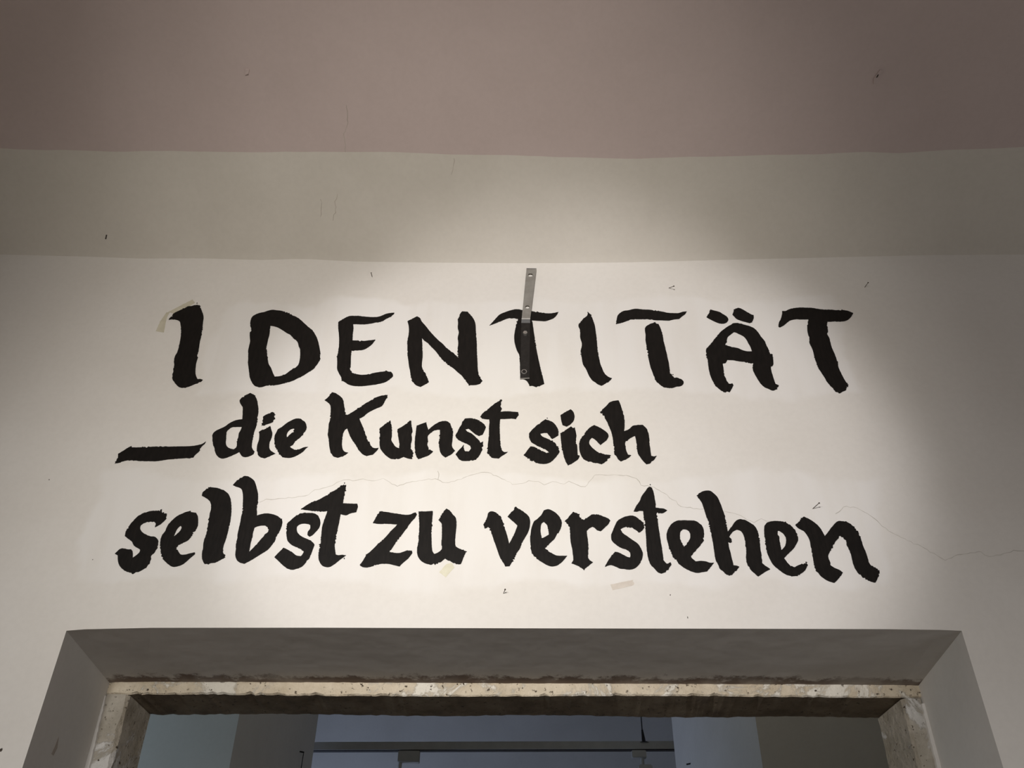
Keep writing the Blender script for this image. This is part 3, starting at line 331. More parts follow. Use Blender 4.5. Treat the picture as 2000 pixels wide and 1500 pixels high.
def stone(name, dark, mid, pale, pale_amt):
    mt, nt, b = new_mat(name, 0.9, 0.2)
    co = objco(nt)
    base = ramp(nt, noise(nt, co, 11, 8, 0.68), [(0.32, dark), (0.66, mid)])
    flakes = maprange(nt, noise(nt, co, 7.5, 9, 0.72, 0.6), 0.62 - pale_amt, 0.68 - pale_amt)
    col = mixc(nt, flakes, base, pale)
    pits = maprange(nt, noise(nt, co, 85, 3, 0.6), 0.30, 0.38)
    col = mixc(nt, pits, (0.10, 0.075, 0.05), col)
    nt.links.new(col, b.inputs['Base Color'])
    h = math_n(nt, 'ADD', math_n(nt, 'MULTIPLY', noise(nt, co, 42, 8, 0.7), 2.0), math_n(nt, 'MULTIPLY', flakes, 0.4))
    bump(nt, b, h, 0.75, 0.010)
    return mt
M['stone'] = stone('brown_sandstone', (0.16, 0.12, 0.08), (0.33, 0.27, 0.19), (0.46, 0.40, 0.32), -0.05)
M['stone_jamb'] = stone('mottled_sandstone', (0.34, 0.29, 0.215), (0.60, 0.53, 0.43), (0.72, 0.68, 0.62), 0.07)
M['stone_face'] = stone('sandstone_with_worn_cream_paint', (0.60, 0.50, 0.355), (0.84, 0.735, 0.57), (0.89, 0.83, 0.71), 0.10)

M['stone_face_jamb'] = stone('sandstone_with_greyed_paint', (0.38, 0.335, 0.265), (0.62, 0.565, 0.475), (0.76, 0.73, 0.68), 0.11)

# black brush paint
mt, nt, b = new_mat('black_brush_paint', 0.45, 0.17)
co = objco(nt)
mp = node(nt, 'ShaderNodeMapping'); mp.inputs['Scale'].default_value = (60, 60, 14); nt.links.new(co, mp.inputs['Vector'])
st = noise(nt, mp.outputs[0], 2.0, 5, 0.6)
nt.links.new(ramp(nt, st, [(0.3, (0.0055, 0.0047, 0.004)), (0.75, (0.012, 0.0098, 0.0082))]), b.inputs['Base Color'])
bump(nt, b, st, 0.25, 0.001)
M['black'] = mt

def simple(name, c0, c1, scale, rough, spec, metal=0.0, rel=0.1):
    mt, nt, b = new_mat(name, rough, spec, metal)
    co = objco(nt); n = noise(nt, co, scale, 5, 0.6)
    nt.links.new(ramp(nt, n, [(0.3, c0), (0.7, c1)]), b.inputs['Base Color'])
    bump(nt, b, n, rel, 0.001)
    return mt
M['steel'] = simple('dull_zinc_steel', (0.24, 0.225, 0.20), (0.34, 0.325, 0.295), 25, 0.5, 0.5, 0.35)
M['strap_black'] = simple('strap_with_black_overpaint', (0.008, 0.007, 0.006), (0.022, 0.019, 0.017), 90, 0.45, 0.35)
M['bolt'] = simple('bright_zinc_bolt', (0.45, 0.43, 0.40), (0.62, 0.6, 0.57), 200, 0.3, 0.5, 0.8)
M['edge_highlight'] = simple('painted_edge_highlight', (0.62, 0.60, 0.56), (0.75, 0.73, 0.69), 200, 0.4, 0.5, 0.0)  # pale colour that paints the highlight on the strap's bend
M['nail'] = simple('rusty_dark_nail', (0.05, 0.04, 0.03), (0.12, 0.10, 0.08), 300, 0.6, 0.3, 0.3)
M['hole'] = simple('dark_pit', (0.05, 0.04, 0.035), (0.09, 0.075, 0.06), 100, 0.9, 0.1)
M['tape'] = simple('yellowed_masking_tape', (0.50, 0.46, 0.35), (0.60, 0.56, 0.44), 40, 0.6, 0.3)
M['tape_pale'] = simple('pale_beige_tape', (0.56, 0.50, 0.43), (0.66, 0.60, 0.525), 40, 0.6, 0.3)
M['tape_cream'] = simple('cream_tape', (0.60, 0.565, 0.43), (0.70, 0.67, 0.53), 40, 0.6, 0.3)
M['crack'] = simple('hairline_crack', (0.42, 0.39, 0.34), (0.66, 0.63, 0.58), 14, 0.9, 0.1)
M['crack_dim'] = simple('hairline_crack_in_vault', (0.38, 0.33, 0.28), (0.52, 0.46, 0.40), 14, 0.9, 0.1)
M['rail'] = simple('grey_track_enamel', (0.36, 0.36, 0.34), (0.42, 0.42, 0.40), 20, 0.5, 0.4)
M['cable'] = simple('black_cable', (0.012, 0.012, 0.014), (0.02, 0.02, 0.022), 50, 0.5, 0.3)

# ---------------------------------------------------------------- large structure
Z_TOP = 4.9
# front wall: left pier, right pier, and the strip over the doorway with its slightly bowed soffit
SOFFIT_FRONT = [(-1.1025, 2.5902), (-1.06, 2.594), (-0.9, 2.5985), (-0.5, 2.6005), (0.0, 2.601), (0.5, 2.602), (0.85, 2.6025), (0.98, 2.601), (1.0288, 2.5990)]
V, F, FM = [], [], []
def put(vf, mi=0):
    n = len(V); V.extend(vf[0]); F.extend(tuple(i + n for i in q) for q in vf[1]); FM.extend([mi] * len(vf[1]))
put(prism([(-4.5, 0, 0), (-1.1025, 0, 0), (-1.1025, 0.46, 0), (-4.5, 0.46, 0),
           (-4.5, 0, Z_TOP), (-1.1025, 0, Z_TOP), (-1.1025, 0.46, Z_TOP), (-4.5, 0.46, Z_TOP)]))
FM[-4] = 0
put(prism([(1.0288, 0, 0), (4.5, 0, 0), (4.5, 0.46, 0), (1.0195, 0.46, 0),
           (1.0288, 0, Z_TOP), (4.5, 0, Z_TOP), (4.5, 0.46, Z_TOP), (1.0195, 0.46, Z_TOP)]))
FM[3] = 1          # left reveal face
FM[11] = 1         # right reveal face
cols = SOFFIT_FRONT
n0 = len(V)
for x, z in cols:
    V += [(x, 0, z), (x, 0, Z_TOP), (x, 0.46, Z_TOP), (x, 0.46, 2.5858)]
for i in range(len(cols) - 1):
    a, c = n0 + 4 * i, n0 + 4 * (i + 1)
    F += [(a, c, c + 1, a + 1), (a + 1, c + 1, c + 2, a + 2), (a + 2, c + 2, c + 3, a + 3), (a + 3, c + 3, c, a)]
    FM += [0, 0, 0, 2]
wall_front = mesh_obj('wall_front', V, F, [M['wall'], M['plaster'], M['soffit']], None, FM)
tag(wall_front, 'off-white plaster wall with lettering above a deep doorway', kind='structure')

def structure(name, vf, mat, label=None):
    o = mesh_obj(name, vf[0], vf[1], mat)
    return tag(o, label, kind='structure')

structure('floor', box(-4.5, 4.5, -7.2, 6.0, -0.1, 0.0), M['floor'], 'brown floor of the gallery rooms')
structure('wall_left', box(-4.6, -4.5, -7.2, 6.0, 0, Z_TOP), M['cove'], 'pale side wall on the left of the room')
structure('wall_right', box(4.5, 4.6, -7.2, 6.0, 0, Z_TOP), M['cove'], 'pale side wall on the right of the room')
structure('wall_rear', box(-4.5, 4.5, -7.3, -7.2, 0, Z_TOP), M['cove'], 'pale wall behind the photographer')

# vaulted ceiling: off-white cove springing from the wall, then dusty pink paint
def slope(y):
    t = min(1.0, max(0.0, -y / 0.9))
    return math.tan(math.radians(27*(1-t)**1.2+8))
YS = [0.0]; ZS = [0.0]
while YS[-1] > -1.6:
    y2 = YS[-1] - 0.01
    ZS.append(ZS[-1] + slope((YS[-1] + y2) / 2) * 0.01); YS.append(y2)
PROF = list(zip([-y for y in YS], ZS))
def vault(x, y):
    base = interp(CREASE, x)
    if y > 0: return base - 1.1 * y
    if y < -1.6: return base + ZS[-1] + 0.015 * (-1.6 - y)
    return base + interp(PROF, -y)
XS = [-4.5] + [-2.6 + 0.05 * i for i in range(105)] + [4.5]
def sheet(name, yrow, mat, label):
    verts, faces = [], []
    rows = len(yrow(0.0))
    for x in XS:
        for y in yrow(x): verts.append((x, y, vault(x, y)))
    for i in range(len(XS) - 1):
        for j in range(rows - 1):
            a = i * rows + j
            faces.append((a, a + rows, a + rows + 1, a + 1))
    # a top shell so that the sheet has thickness
    n = len(verts)
    verts += [(x, y, z + 0.06) for x, y, z in verts]
    faces += [tuple(k + n for k in f) for f in faces]
    o = mesh_obj(name, verts, faces, mat, smooth=True)
    return tag(o, label, kind='structure')
prng = random.Random(3)
def line_y(x):
    return interp(PAINT_LINE, x) + 0.0008 * math.sin(23 * x) + 0.0004 * math.sin(71 * x + 1)
sheet('trim_1', lambda x: [0.06] + [line_y(x) * k / 12 for k in range(13)], M['cove'], 'curved off-white cove between the wall and the pink ceiling')
sheet('ceiling', lambda x: [line_y(x) + (-1.6 - line_y(x)) * (k / 16) ** 1.3 for k in range(17)] + [-3.0, -5.0, -7.2], M['pink'], 'dusty pink vaulted ceiling')

# rooms beyond the doorway
structure('wall_passage', merge(
    prism([(-4.5, 1.85, 0), (-1.207, 1.85, 0), (-1.136, 3.05, 0), (-4.5, 3.05, 0), (-4.5, 1.85, Z_TOP), (-1.207, 1.85, Z_TOP), (-1.136, 3.05, Z_TOP), (-4.5, 3.05, Z_TOP)]),
    prism([(0.951, 1.85, 0), (4.5, 1.85, 0), (4.5, 3.05, 0), (0.783, 3.05, 0), (0.951, 1.85, Z_TOP), (4.5, 1.85, Z_TOP), (4.5, 3.05, Z_TOP), (0.783, 3.05, Z_TOP)]),
    box(-1.3, 1.1, 1.85, 3.05, 4.2, Z_TOP)), M['room'], 'thick grey wall with a tall opening in the next room')
structure('wall_far', box(-4.5, 4.5, 5.35, 5.5, 0, Z_TOP), M['room'], 'blue-grey wall of the far room')
structure('ceiling_far', box(-4.5, 4.5, 0.46, 6.0, Z_TOP, Z_TOP + 0.1), M['room'], 'ceiling of the rooms beyond the doorway')

# ---------------------------------------------------------------- worn stone door frame
frame = empty('stone_door_frame', (-0.035, 0.385, 0.0))
tag(frame, 'worn brown sandstone door frame with flaking cream paint at the back of the doorway', 'door frame')
def local(v): return [(x + 0.035, y - 0.385, z) for x, y, z in v]
jr = random.Random(11)
verts, faces, fm = [], [], []
NX = 150
for i in range(NX + 1):
    x = -1.11 + 2.14 * i / NX
    chip = 0.004 * abs(jr.gauss(0, 1)) * (0.4 + 0.6 * abs(math.sin(3.1 * x + 0.4)))
    zf = 2.5568 + 0.0022 * x + 0.0015 * math.sin(5 * x) + chip * 0.8
    zb = 2.5584 + 0.0018 * math.sin(9 * x + 1) + jr.uniform(-0.0012, 0.0012)
    dy = jr.uniform(-0.001, 0.001)
    verts += [(x, 0.31 + dy, 2.64), (x, 0.31 + dy + jr.uniform(-0.001, 0.001), 2.572 + jr.uniform(-0.002, 0.002)),
              (x, 0.311 + dy, zf + 0.003), (x, 0.3135 + dy + chip, zf),
              (x, 0.456 + jr.uniform(-0.002, 0.002), zb), (x, 0.459, 2.64)]
for i in range(NX):
    a, c = 6 * i, 6 * (i + 1)
    for k in range(6):
        k2 = (k + 1) % 6
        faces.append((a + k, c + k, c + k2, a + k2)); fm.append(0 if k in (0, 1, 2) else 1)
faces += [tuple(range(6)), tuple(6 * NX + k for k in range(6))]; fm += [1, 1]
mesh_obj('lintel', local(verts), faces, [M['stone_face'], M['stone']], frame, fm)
def jamb(xo, xi, xib, side):
    verts, faces = [], []
    NZ = 110
    for i in range(NZ + 1):
        z = 2.5565 * i / NZ
        ch = 0.0035 * abs(jr.gauss(0, 1))
        w = 0.0025 * math.sin(4.3 * z) + jr.uniform(-0.0008, 0.0008)
        verts += [(xo, 0.311, z), ((xo + xi) / 2, 0.311 + jr.uniform(-0.001, 0.001), z), (xi - side * (0.004 + ch) + w, 0.312, z),
                  (xi + w, 0.318 + ch, z), (xib + jr.uniform(-0.0012, 0.0012), 0.457, z), (xo, 0.457, z)]
    for i in range(NZ):
        a, c = 6 * i, 6 * (i + 1)
        for k in range(6):
            k2 = (k + 1) % 6
            faces.append((a + k, a + k2, c + k2, c + k))
    faces += [tuple(range(6)), tuple(6 * NZ + k for k in range(6))]
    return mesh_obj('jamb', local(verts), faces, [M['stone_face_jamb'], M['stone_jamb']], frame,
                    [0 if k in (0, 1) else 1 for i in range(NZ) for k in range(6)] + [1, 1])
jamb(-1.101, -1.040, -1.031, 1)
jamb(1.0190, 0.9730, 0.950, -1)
# plaster lips left on the stone along both reveals
def lip(x_edge, pts):
    verts, faces = [], []
    for z, w in pts:
        w += jr.uniform(-0.0012, 0.0012)
        verts += [(x_edge, 0.303, z), (x_edge + w, 0.304, z), (x_edge + w * 1.15, 0.312, z), (x_edge, 0.312, z)]
    for i in range(len(pts) - 1):
        a, c = 4 * i, 4 * (i + 1)
        for k in range(4): faces.append((a + k, a + (k + 1) % 4, c + (k + 1) % 4, c + k))
    faces += [(0, 1, 2, 3), tuple(4 * (len(pts) - 1) + k for k in range(4))]
    o = mesh_obj('plaster_lip', local(verts), faces, M['plaster'], frame)
    o['label'] = 'thin white plaster edge beside the stone'
lip(-1.1023, [(2.0 + 0.01 * i, 0.015 - 0.012 * max(0, min(1, (2.0 + 0.01 * i - 2.30) / 0.25))) for i in range(56)])
lip(1.0225, [(2.0 + 0.01 * i, -0.012 + 0.006 * max(0, min(1, (2.0 + 0.01 * i - 2.30) / 0.25))) for i in range(55)])

# ---------------------------------------------------------------- painted lettering
def parse(s, sc=0.001):
    return [tuple(float(v) * sc for v in p.split(',')) for p in s.split()]

def brush_outline(pts, r, rough):
    """smooth the gentle bends, keep the sharp corners, add the ragged edge of a dry brush"""
    n = len(pts); P = [Vector(p) for p in pts]; T = []
    for i in range(n):
        a, b_, c = P[i - 1], P[i], P[(i + 1) % n]
        u, v = (b_ - a), (c - b_)
        ang = u.angle(v) if u.length > 1e-9 and v.length > 1e-9 else 0
        T.append((c - a) * 0.5 if ang < 0.75 else None)
    out = []
    for i in range(n):
        p, q = P[i], P[(i + 1) % n]
        L = (q - p).length
        t0 = T[i].normalized() * L if T[i] is not None else (q - p)
        t1 = T[(i + 1) % n].normalized() * L if T[(i + 1) % n] is not None else (q - p)
        k = max(1, int(L / 0.0028))
        for j in range(k):
            t = j / k
            h = (2*t**3-3*t**2+1)*p + (t**3-2*t**2+t)*t0 + (-2*t**3+3*t**2)*q + (t**3-t**2)*t1
            d = (q - p).normalized(); nrm = Vector((-d.y, d.x))
            dry = abs(math.sin(61 * h.x + 43 * h.y) * math.sin(23 * h.y - 17 * h.x))
            out.append(h + nrm * r.gauss(0, rough * (0.35 + 2.6 * dry ** 3)))
    return out

_dg = None
def outline_mesh(name, loops, depth, centre):
    cu = bpy.data.curves.new(name, 'CURVE'); cu.dimensions = '2D'; cu.fill_mode = 'BOTH'
    cu.extrude = depth / 2
    for lp in loops:
        sp_ = cu.splines.new('POLY'); sp_.points.add(len(lp) - 1)
        for pt, v in zip(sp_.points, lp): pt.co = (v[0] - centre[0], v[1] - centre[1], 0, 1)
        sp_.use_cyclic_u = True
    tmp = bpy.data.objects.new(name, cu); C.objects.link(tmp)
    bpy.context.view_layer.update()
    dg = bpy.context.evaluated_depsgraph_get()
    me = bpy.data.meshes.new_from_object(tmp.evaluated_get(dg))
    bpy.data.objects.remove(tmp); bpy.data.curves.remove(cu)
    # stand the outline up on the wall: curve x -> x, curve y -> z, extrusion -> y
    me.transform(Matrix.Rotation(math.radians(90), 4, 'X'))
    me.name = name
    return me

WORD = {
    'IDENTITÄT': 'large black brush-painted capitals reading IDENTITÄT, top line of the wall lettering',
    '_': 'long black painted dash before the word die, left end of the second line',
    'die': 'black painted word die after the dash, second line of lettering',
    'Kunst': 'black painted word Kunst in the middle of the second line',
    'sich': 'black painted word sich at the end of the second line',
    'selbst': 'black painted word selbst at the start of the bottom line',
    'zu': 'short black painted word zu in the bottom line',
    'verstehen': 'long black painted word verstehen at the end of the bottom line',
}
SPECKS = {'IDENTITÄT': [(-1.0237, 3.6759, 0.0016), (0.4225, 3.3868, 0.0016)], 'selbst': [(-0.485, 3.0115, 0.0015), (-0.4587, 2.7864, 0.0016)],
          'sich': [(0.0572, 3.2288, 0.0014)], 'verstehen': [(0.3264, 3.0082, 0.0014)]}
lr = random.Random(5)
k_letter = 0
for word, parts in LETTERING:
    allp = [p for c in parts for p in parse(c[2])]
    cx = (min(p[0] for p in allp) + max(p[0] for p in allp)) / 2
    zb = min(p[1] for p in allp)
    if word == '_':
        ch, part, outer, holes = parts[0]
        me = outline_mesh('painted_dash', [brush_outline(parse(outer), lr, 0.0005)], 0.0016, (cx, zb))
        me.materials.append(M['black'])
        o = bpy.data.objects.new('painted_dash', me); C.objects.link(o); o.location = (cx, -0.0008, zb)
        tag(o, WORD[word], 'lettering', 'painted wall lettering')
        continue
    w = empty('painted_word', (cx, 0, zb))
    tag(w, WORD[word], 'lettering', 'painted wall lettering')
    letters, pending = {}, []
    last = None
    for idx, (ch, part, outer, holes) in enumerate(parts):
        pts = parse(outer)
        lc = (sum(p[0] for p in pts) / len(pts), sum(p[1] for p in pts) / len(pts))
        k_letter += 1
        me = outline_mesh(part, [brush_outline(pts, lr, 0.0005)] + [brush_outline(parse(h), lr, 0.0004) for h in holes],
                          0.0014 + 0.00003 * (k_letter % 7), lc)
        me.materials.append(M['black'])
        o = bpy.data.objects.new(part, me); C.objects.link(o)
        if part == 'letter':
            o.parent = w; o.location = (lc[0] - cx, -0.0009, lc[1] - zb)
            o['label'] = ('capital letter ' if ch.isupper() else 'small letter ') + ch
            o['_c'] = 0
            for s_, slc in pending:
                s_.parent = o; s_.location = (slc[0] - lc[0], 0, slc[1] - lc[1])
            pending = []; last = (o, lc)
        elif part == 'dot':
            o.parent = last[0]; o.location = (lc[0] - last[1][0], 0, lc[1] - last[1][1])
        else:
            pending.append((o, lc))
        if '_c' in o: del o['_c']
    for x, z, r in SPECKS.get(word, []):
        bm = bmesh.new(); vs = []
        for a in range(9):
            rr = r * lr.uniform(0.7, 1.3); t = 2 * math.pi * a / 9
            vs.append(bm.verts.new((math.cos(t) * rr, -0.0012, math.sin(t) * rr * 1.4)))
        f = bm.faces.new(vs)
        ex = bmesh.ops.extrude_face_region(bm, geom=[f])
        bmesh.ops.translate(bm, vec=(0, 0.0008, 0), verts=[v for v in ex['geom'] if isinstance(v, bmesh.types.BMVert)])
        bm_obj('paint_speck', bm, M['black'], w, (x - cx, 0, z - zb))

# ---------------------------------------------------------------- metal strap screwed to the wall over the T
strap = empty('metal_strap', (-0.006, -0.001, 3.37))
tag(strap, 'cranked flat metal strap bolted to the wall over the fifth letter', 'bracket')
def sl(x, y, z): return (x + 0.006, y + 0.001, z - 3.37)
def strap_piece(name, outline, yb, yt, holes, mat):
    """flat bar seen from the front: outline of 4 corners, real round holes"""
    zs_ = [p[1] for p in outline]; xs_ = [p[0] for p in outline]
    c = (sum(xs_) / 4, sum(zs_) / 4)
    loops = [outline] + [[(hx + hr * math.cos(2 * math.pi * a / 20), hz + hr * math.sin(2 * math.pi * a / 20)) for a in range(20)] for hx, hz, hr in holes]
    me = outline_mesh(name, loops, yb - yt, c)
    me.materials.append(mat)
    o = bpy.data.objects.new(name, me); C.objects.link(o); o.parent = strap
    o.location = sl(c[0], (yb + yt) / 2, c[1])
    return o
upper_off = 0.008
# the raised upper bar: positions measured on its own plane
up_o = [(-0.0011, 3.8185), (0.0304, 3.8175), (0.0103, 3.6000), (-0.0157, 3.6000)]
strap_piece('upper_bar', up_o, -upper_off + 0.0011, -upper_off - 0.0011, [(0.0112, 3.7890, 0.0078), (0.0016, 3.6500, 0.0070)], M['steel'])
bm = bmesh.new()
add_box(bm, [sl(-0.0157, -upper_off - 0.0015, 3.6005), sl(0.0103, -upper_off - 0.0015, 3.6005), sl(0.0103, -upper_off + 0.0015, 3.6035), sl(-0.0157, -upper_off + 0.0015, 3.6035),
             sl(-0.0168, -0.0035, 3.588), sl(0.0098, -0.0035, 3.588), sl(0.0098, -0.0006, 3.591), sl(-0.0168, -0.0006, 3.591)])
o = bm_obj('bend', bm, M['strap_black'], strap)
bm = bmesh.new()
add_box(bm, [sl(-0.0157, -upper_off - 0.0021, 3.5985), sl(0.0103, -upper_off - 0.0021, 3.5985), sl(0.0103, -upper_off, 3.5985), sl(-0.0157, -upper_off, 3.5985),
             sl(-0.0157, -upper_off - 0.0021, 3.6008), sl(0.0103, -upper_off - 0.0021, 3.6008), sl(0.0103, -upper_off, 3.6008), sl(-0.0157, -upper_off, 3.6008)])
bm_obj('highlight_strip', bm, M['edge_highlight'], strap)  # thin strip standing in for the highlight along the bend
bm = bmesh.new()
add_box(bm, [sl(-0.0011, -upper_off - 0.0014, 3.8176), sl(0.0304, -upper_off - 0.0014, 3.8166), sl(0.0304, -upper_off + 0.0012, 3.8166), sl(-0.0011, -upper_off + 0.0012, 3.8176),
             sl(-0.0010, -upper_off - 0.0014, 3.8190), sl(0.0305, -upper_off - 0.0014, 3.8180), sl(0.0305, -upper_off + 0.0012, 3.8180), sl(-0.0010, -upper_off + 0.0012, 3.8190)])
bm_obj('sawn_end', bm, M['strap_black'], strap)
lo_o = [(-0.0195, 3.3705), (0.0074, 3.3705), (0.0100, 3.5915), (-0.0170, 3.5915)]
strap_piece('lower_bar', lo_o, -0.0005, -0.0036, [], M['strap_black'])
bm = bmesh.new()
add_box(bm, [sl(-0.0195, -0.0038, 3.3685), sl(0.0074, -0.0038, 3.3700), sl(0.0074, 0.0, 3.3700), sl(-0.0195, 0.0, 3.3685),
             sl(-0.0195, -0.0038, 3.3712), sl(0.0074, -0.0038, 3.3728), sl(0.0074, 0.0, 3.3728), sl(-0.0195, 0.0, 3.3712)])
bm_obj('end_strip', bm, M['steel'], strap)  # lighter steel strip along the bottom of the lower bar
bm = bmesh.new(); add_cyl(bm, sl(-0.0049, -0.0034, 3.5459), sl(-0.0049, -0.0085, 3.5459), 0.0078, 0.0066, 6)
add_cyl(bm, sl(-0.0049, -0.0084, 3.5459), sl(-0.0049, -0.0100, 3.5459), 0.0036, 0.0026, 12)
bm_obj('bolt', bm, M['bolt'], strap)
bm = bmesh.new(); add_cyl(bm, sl(-0.008, -0.0034, 3.3956), sl(-0.008, -0.0050, 3.3956), 0.0085, 0.0080, 18)
bm_obj('washer', bm, M['bolt'], strap)
bm = bmesh.new(); add_cyl(bm, sl(-0.008, -0.0049, 3.3950), sl(-0.008, -0.0072, 3.3950), 0.0060, 0.0050, 14)
bm_obj('screw', bm, M['strap_black'], strap)

# ---------------------------------------------------------------- nails, tape, pits, cracks
NAIL_LABEL = ['small bent nail below the cove above the letter E', 'nail sticking out above the second capital T',
              'dark nail high on the right above the last capital T', 'nail above the final n of the bottom line',
              'little nail under the bottom line between the two tape pieces']
for (p0, p1), lab in zip(NAILS, NAIL_LABEL):
    root = empty('nail', p0)
    tag(root, lab, 'nail', 'nails in the lettered wall')
    d = Vector(p1) - Vector(p0); dn = d.normalized()
    bm = bmesh.new(); add_cyl(bm, -dn * 0.004, d, 0.0009, 0.0009, 8); bm_obj('shank', bm, M['nail'], root)
    bm = bmesh.new(); add_cyl(bm, d - dn * 0.0004, d + dn * 0.0010, 0.0022, 0.0020, 10); bm_obj('nail_head', bm, M['nail'], root)

TAPE = [('masking_tape', 'slanting strip of yellowed tape on top of the first letter I', 'tape', 'scraps of tape on the wall'),
        ('masking_tape', 'short upright strip of tape left of the first letter I', 'tape', 'scraps of tape on the wall'),
        ('masking_tape', 'cream scrap of tape hanging below the word zu', 'tape_cream', 'scraps of tape on the wall'),
        ('masking_tape', 'pale beige strip of tape below the letter s of verstehen', 'tape_pale', 'scraps of tape on the wall')]
for pts, (nm, lab, mk, grp) in zip(TAPES, TAPE):
    pts = [(x / 1000, z / 1000) for x, z in pts]
    c = (sum(p[0] for p in pts) / len(pts), sum(p[1] for p in pts) / len(pts))
    me = outline_mesh(nm, [brush_outline(pts, lr, 0.0003)], 0.0009, c)
    me.materials.append(M[mk])
    o = bpy.data.objects.new(nm, me); C.objects.link(o); o.location = (c[0], 0.0, c[1])
    tag(o, lab, 'tape', grp)

def pit(name, x, z, rx, rz, parent, mat=M['hole']):
    bm = bmesh.new(); vs = []
    for a in range(10):
        t = 2 * math.pi * a / 10; q = lr.uniform(0.75, 1.25)
        vs.append(bm.verts.new((math.cos(t) * rx * q, -0.0004, math.sin(t) * rz * q)))
    f = bm.faces.new(vs)
    ex = bmesh.ops.extrude_face_region(bm, geom=[f])
    bmesh.ops.translate(bm, vec=(0, 0.0012, 0), verts=[v for v in ex['geom'] if isinstance(v, bmesh.types.BMVert)])
    return bm_obj(name, bm, mat, parent, (x, 0, z))
for x, z, rx, rz in [(0.3493, 2.6893, 0.0013, 0.0018), (0.3854, 2.6304, 0.0011, 0.0028), (-1.2802, 3.0214, 0.0014, 0.0016), (-1.1625, 2.3082, 0.003, 0.004), (-1.094, 2.7815, 0.0014, 0.001)]:
    pit('nail_hole', x, z, rx, rz, wall_front)

def ribbon(name, pts3, width, normal_fn, mat, parent, r):
    """thin raised hairline following the surface"""
    verts, faces = [], []
    fine = []
    for a, b_ in zip(pts3, pts3[1:]):
        a, b_ = Vector(a), Vector(b_); k = max(1, int((b_ - a).length / 0.008))
        for j in range(k):
            q = a.lerp(b_, j / k); fine.append(q)
    fine.append(Vector(pts3[-1]))
    for i, p in enumerate(fine):
        d = (fine[min(i + 1, len(fine) - 1)] - fine[max(i - 1, 0)]).normalized()
        nrm = normal_fn(p); s_ = d.cross(nrm).normalized()
        p = p + s_ * r.gauss(0, 0.0012)
        w = width * r.uniform(0.35, 1.1) / 2
        verts += [p + s_ * w + nrm * 0.00035, p - s_ * w + nrm * 0.00035, p - s_ * w - nrm * 0.001, p + s_ * w - nrm * 0.001]
    for i in range(len(fine) - 1):
        a, c = 4 * i, 4 * (i + 1)
        for k in range(4): faces.append((a + k, a + (k + 1) % 4, c + (k + 1) % 4, c + k))
    return mesh_obj(name, [tuple(v) for v in verts], faces, mat, parent)
for c in CRACKS:
    ribbon('crack', [(x / 1000, 0.0, z / 1000) for x, z in c], 0.0019, lambda p: Vector((0, -1, 0)), M['crack'], wall_front, lr)

trim = bpy.data.objects['trim_1']; ceil = bpy.data.objects['ceiling']
def vnorm(p):
    y = min(-0.001, p.y); s_ = slope(y)
    return Vector((0, -s_, -1)).normalized()
def on_vault(pts): return [(x, y, vault(x, y)) for x, y in pts]
ribbon('crack', on_vault([(-0.5452, -0.4325), (-0.5442, -0.3825), (-0.5601, -0.3500), (-0.5583, -0.3175), (-0.5645, -0.3000)]), 0.0022, vnorm, M['crack_dim'], ceil, lr)
ribbon('crack', on_vault([(-0.5965, -0.1825), (-0.6053, -0.1525), (-0.6074, -0.1300), (-0.6174, -0.1075)]), 0.0022, vnorm, M['crack_dim'], trim, lr)
ribbon('crack', on_vault([(-0.6500, -0.1650), (-0.6505, -0.1400), (-0.6562, -0.1150)]), 0.0018, vnorm, M['crack_dim'], trim, lr)
ribbon('crack', on_vault([(-0.2244, -0.2850), (-0.2269, -0.2625), (-0.2356, -0.2400)]), 0.0018, vnorm, M['crack_dim'], trim, lr)

def flake(x, y, pts, parent, mat, lift=0.0012, name='plaster_chip'):
    """irregular chip lying on the vault; pts are (dx, dy) offsets along the surface"""
    n = vnorm(Vector((x, y, 0)))
    bm = bmesh.new()
    top, bot = [], []
    for dx, dy in pts:
        q = Vector((x + dx, y + dy, vault(x + dx, y + dy)))
        top.append(bm.verts.new(q + n * lift)); bot.append(bm.verts.new(q - n * 0.002))
    bm.faces.new(top); bm.faces.new(bot[::-1])
    for i in range(len(top)):
        j = (i + 1) % len(top); bm.faces.new((top[i], top[j], bot[j], bot[i]))
    bm_obj(name, bm, mat, parent)
flake(1.0380, -0.4950, [(-0.006, 0.018), (0.002, 0.012), (0.006, 0.0), (0.014, -0.014), (0.006, -0.02), (-0.002, -0.006), (-0.008, 0.006)], ceil, M['pink'], 0.004)
flake(1.0374, -0.4965, [(-0.002, 0.004), (0.003, 0.002), (0.005, -0.006), (0.001, -0.005)], ceil, M['hole'], 0.0046)
flake(-0.8331, -0.5225, [(-0.006, 0.008), (0.004, 0.006), (0.008, -0.006), (-0.004, -0.008)], ceil, M['pink'], 0.004)
flake(-1.3573, -0.0550, [(-0.004, 0.006), (0.0, 0.006), (0.005, -0.006), (0.001, -0.006)], trim, M['hole'], 0.0008, 'nail_hole')

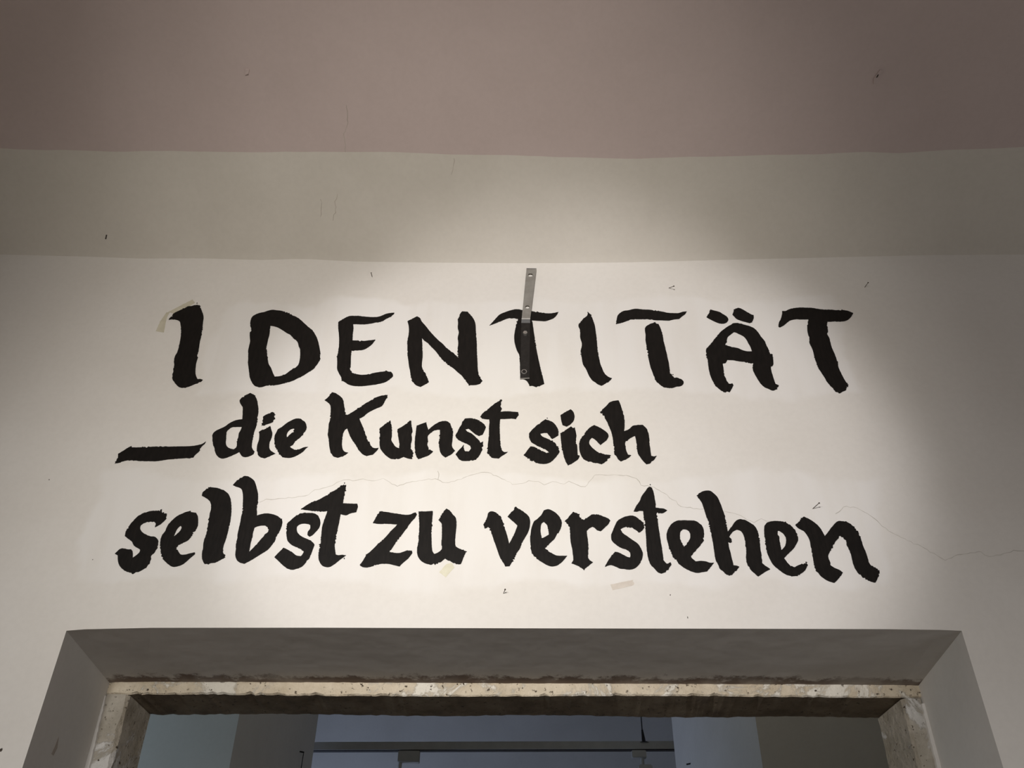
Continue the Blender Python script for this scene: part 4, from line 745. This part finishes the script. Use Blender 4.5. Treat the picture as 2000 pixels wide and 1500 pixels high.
# ---------------------------------------------------------------- track light hanging in the far opening
YR = 3.22
rail = empty('track_light_rail', (-0.2, YR, 3.36))
tag(rail, 'grey lighting track hung on a thin cable across the opening of the far room', 'track light')
def rl(x, y, z): return (x + 0.2, y, z - 3.36)
def zr(x): return 3.395 + 0.0085 * (x + 1.2)          # the track hangs a little out of level
bm = bmesh.new()
x0, x1 = -1.9, 0.812
h = 0.021
add_box(bm, [rl(x0, -0.02, zr(x0) - h), rl(x1, -0.02, zr(x1) - h), rl(x1, 0.02, zr(x1) - h), rl(x0, 0.02, zr(x0) - h),
             rl(x0, -0.02, zr(x0) + h), rl(x1, -0.02, zr(x1) + h), rl(x1, 0.02, zr(x1) + h), rl(x0, 0.02, zr(x0) + h)])
bm_obj('track', bm, M['rail'], rail)
bm = bmesh.new()
add_box(bm, [rl(x0, -0.014, zr(x0) - h - 0.004), rl(x1, -0.014, zr(x1) - h - 0.004), rl(x1, 0.014, zr(x1) - h - 0.004), rl(x0, 0.014, zr(x0) - h - 0.004),
             rl(x0, -0.014, zr(x0) - h + 0.002), rl(x1, -0.014, zr(x1) - h + 0.002), rl(x1, 0.014, zr(x1) - h + 0.002), rl(x0, 0.014, zr(x0) - h + 0.002)])
bm_obj('track_slot', bm, M['cable'], rail)
bm = bmesh.new(); add_cyl(bm, rl(0.640, 0, 3.49), rl(0.636, 0, Z_TOP), 0.003, 0.003, 8); bm_obj('cable', bm, M['cable'], rail)
bm = bmesh.new(); add_cyl(bm, rl(0.645, 0, 3.425), rl(0.640, 0, 3.50), 0.012, 0.005, 10)
add_cyl(bm, rl(0.645, 0, 3.425), rl(0.645, 0, 3.437), 0.034, 0.012, 12); bm_obj('cable_grip', bm, M['cable'], rail)
def track_spot(label, xa, za, w, hgt, lamp_x, lamp_z, stem_x):
    root = empty('track_spotlight', (xa, YR, za))
    tag(root, label, 'spotlight', 'spotlights on the far track')
    bm = bmesh.new()
    add_box(bm, [(-w / 2, -0.018, -hgt), (w / 2, -0.018, -hgt), (w / 2, 0.018, -hgt), (-w / 2, 0.018, -hgt), (-w / 2, -0.018, 0), (w / 2, -0.018, 0), (w / 2, 0.018, 0), (-w / 2, 0.018, 0)])
    bmesh.ops.bevel(bm, geom=list(bm.edges), offset=0.003, segments=2, affect='EDGES')
    bm_obj('adapter', bm, M['rail'], root)
    bm = bmesh.new(); add_cyl(bm, (stem_x, 0, -hgt + 0.004), (stem_x, 0, lamp_z - 0.01), 0.011, 0.010, 10); bm_obj('stem', bm, M['rail'], root)
    bm = bmesh.new()
    hw = 0.037
    add_box(bm, [(lamp_x - hw, -0.04, lamp_z - 0.13), (lamp_x + hw, -0.04, lamp_z - 0.13), (lamp_x + hw, 0.04, lamp_z - 0.13), (lamp_x - hw, 0.04, lamp_z - 0.13),
                 (lamp_x - hw, -0.04, lamp_z), (lamp_x + hw, -0.04, lamp_z), (lamp_x + hw, 0.04, lamp_z), (lamp_x - hw, 0.04, lamp_z)])
    bmesh.ops.bevel(bm, geom=list(bm.edges), offset=0.006, segments=2, affect='EDGES')
    bm_obj('lamp_head', bm, M['rail'], root)
track_spot('spotlight with a wide square adapter near the left end of the far track', -0.645, 3.374, 0.118, 0.060, -0.02, -0.17, -0.046)
track_spot('spotlight under the cable near the right end of the far track', 0.612, 3.3845, 0.078, 0.040, 0.028, -0.082, 0.016)

# scuff on the left reveal and small hooks on the passage jambs
def reveal_scuff(pts):
    bm = bmesh.new(); top, bot = [], []
    for y, z in pts:
        top.append(bm.verts.new((-1.1020, y, z))); bot.append(bm.verts.new((-1.1032, y, z)))
    bm.faces.new(top); bm.faces.new(bot[::-1])
    for i in range(len(top)):
        j = (i + 1) % len(top); bm.faces.new((top[i], top[j], bot[j], bot[i]))
    bm_obj('scuff', bm, M['crack_dim'], wall_front)
reveal_scuff([(0.1197, 2.3804), (0.1245, 2.376), (0.1310, 2.3563), (0.1237, 2.3368), (0.1108, 2.3372), (0.1177, 2.3595)])
passage = bpy.data.objects['wall_passage']
bm = bmesh.new(); add_cyl(bm, (-1.150, 2.80, 3.232), (-1.128, 2.80, 3.228), 0.004, 0.004, 8)
add_cyl(bm, (-1.130, 2.80, 3.228), (-1.132, 2.80, 3.12), 0.0022, 0.0022, 6); bm_obj('wire_hook', bm, M['cable'], passage)
bm = bmesh.new(); add_cyl(bm, (0.825, 2.80, 3.185), (0.798, 2.80, 3.180), 0.004, 0.004, 8); bm_obj('wire_hook', bm, M['cable'], passage)
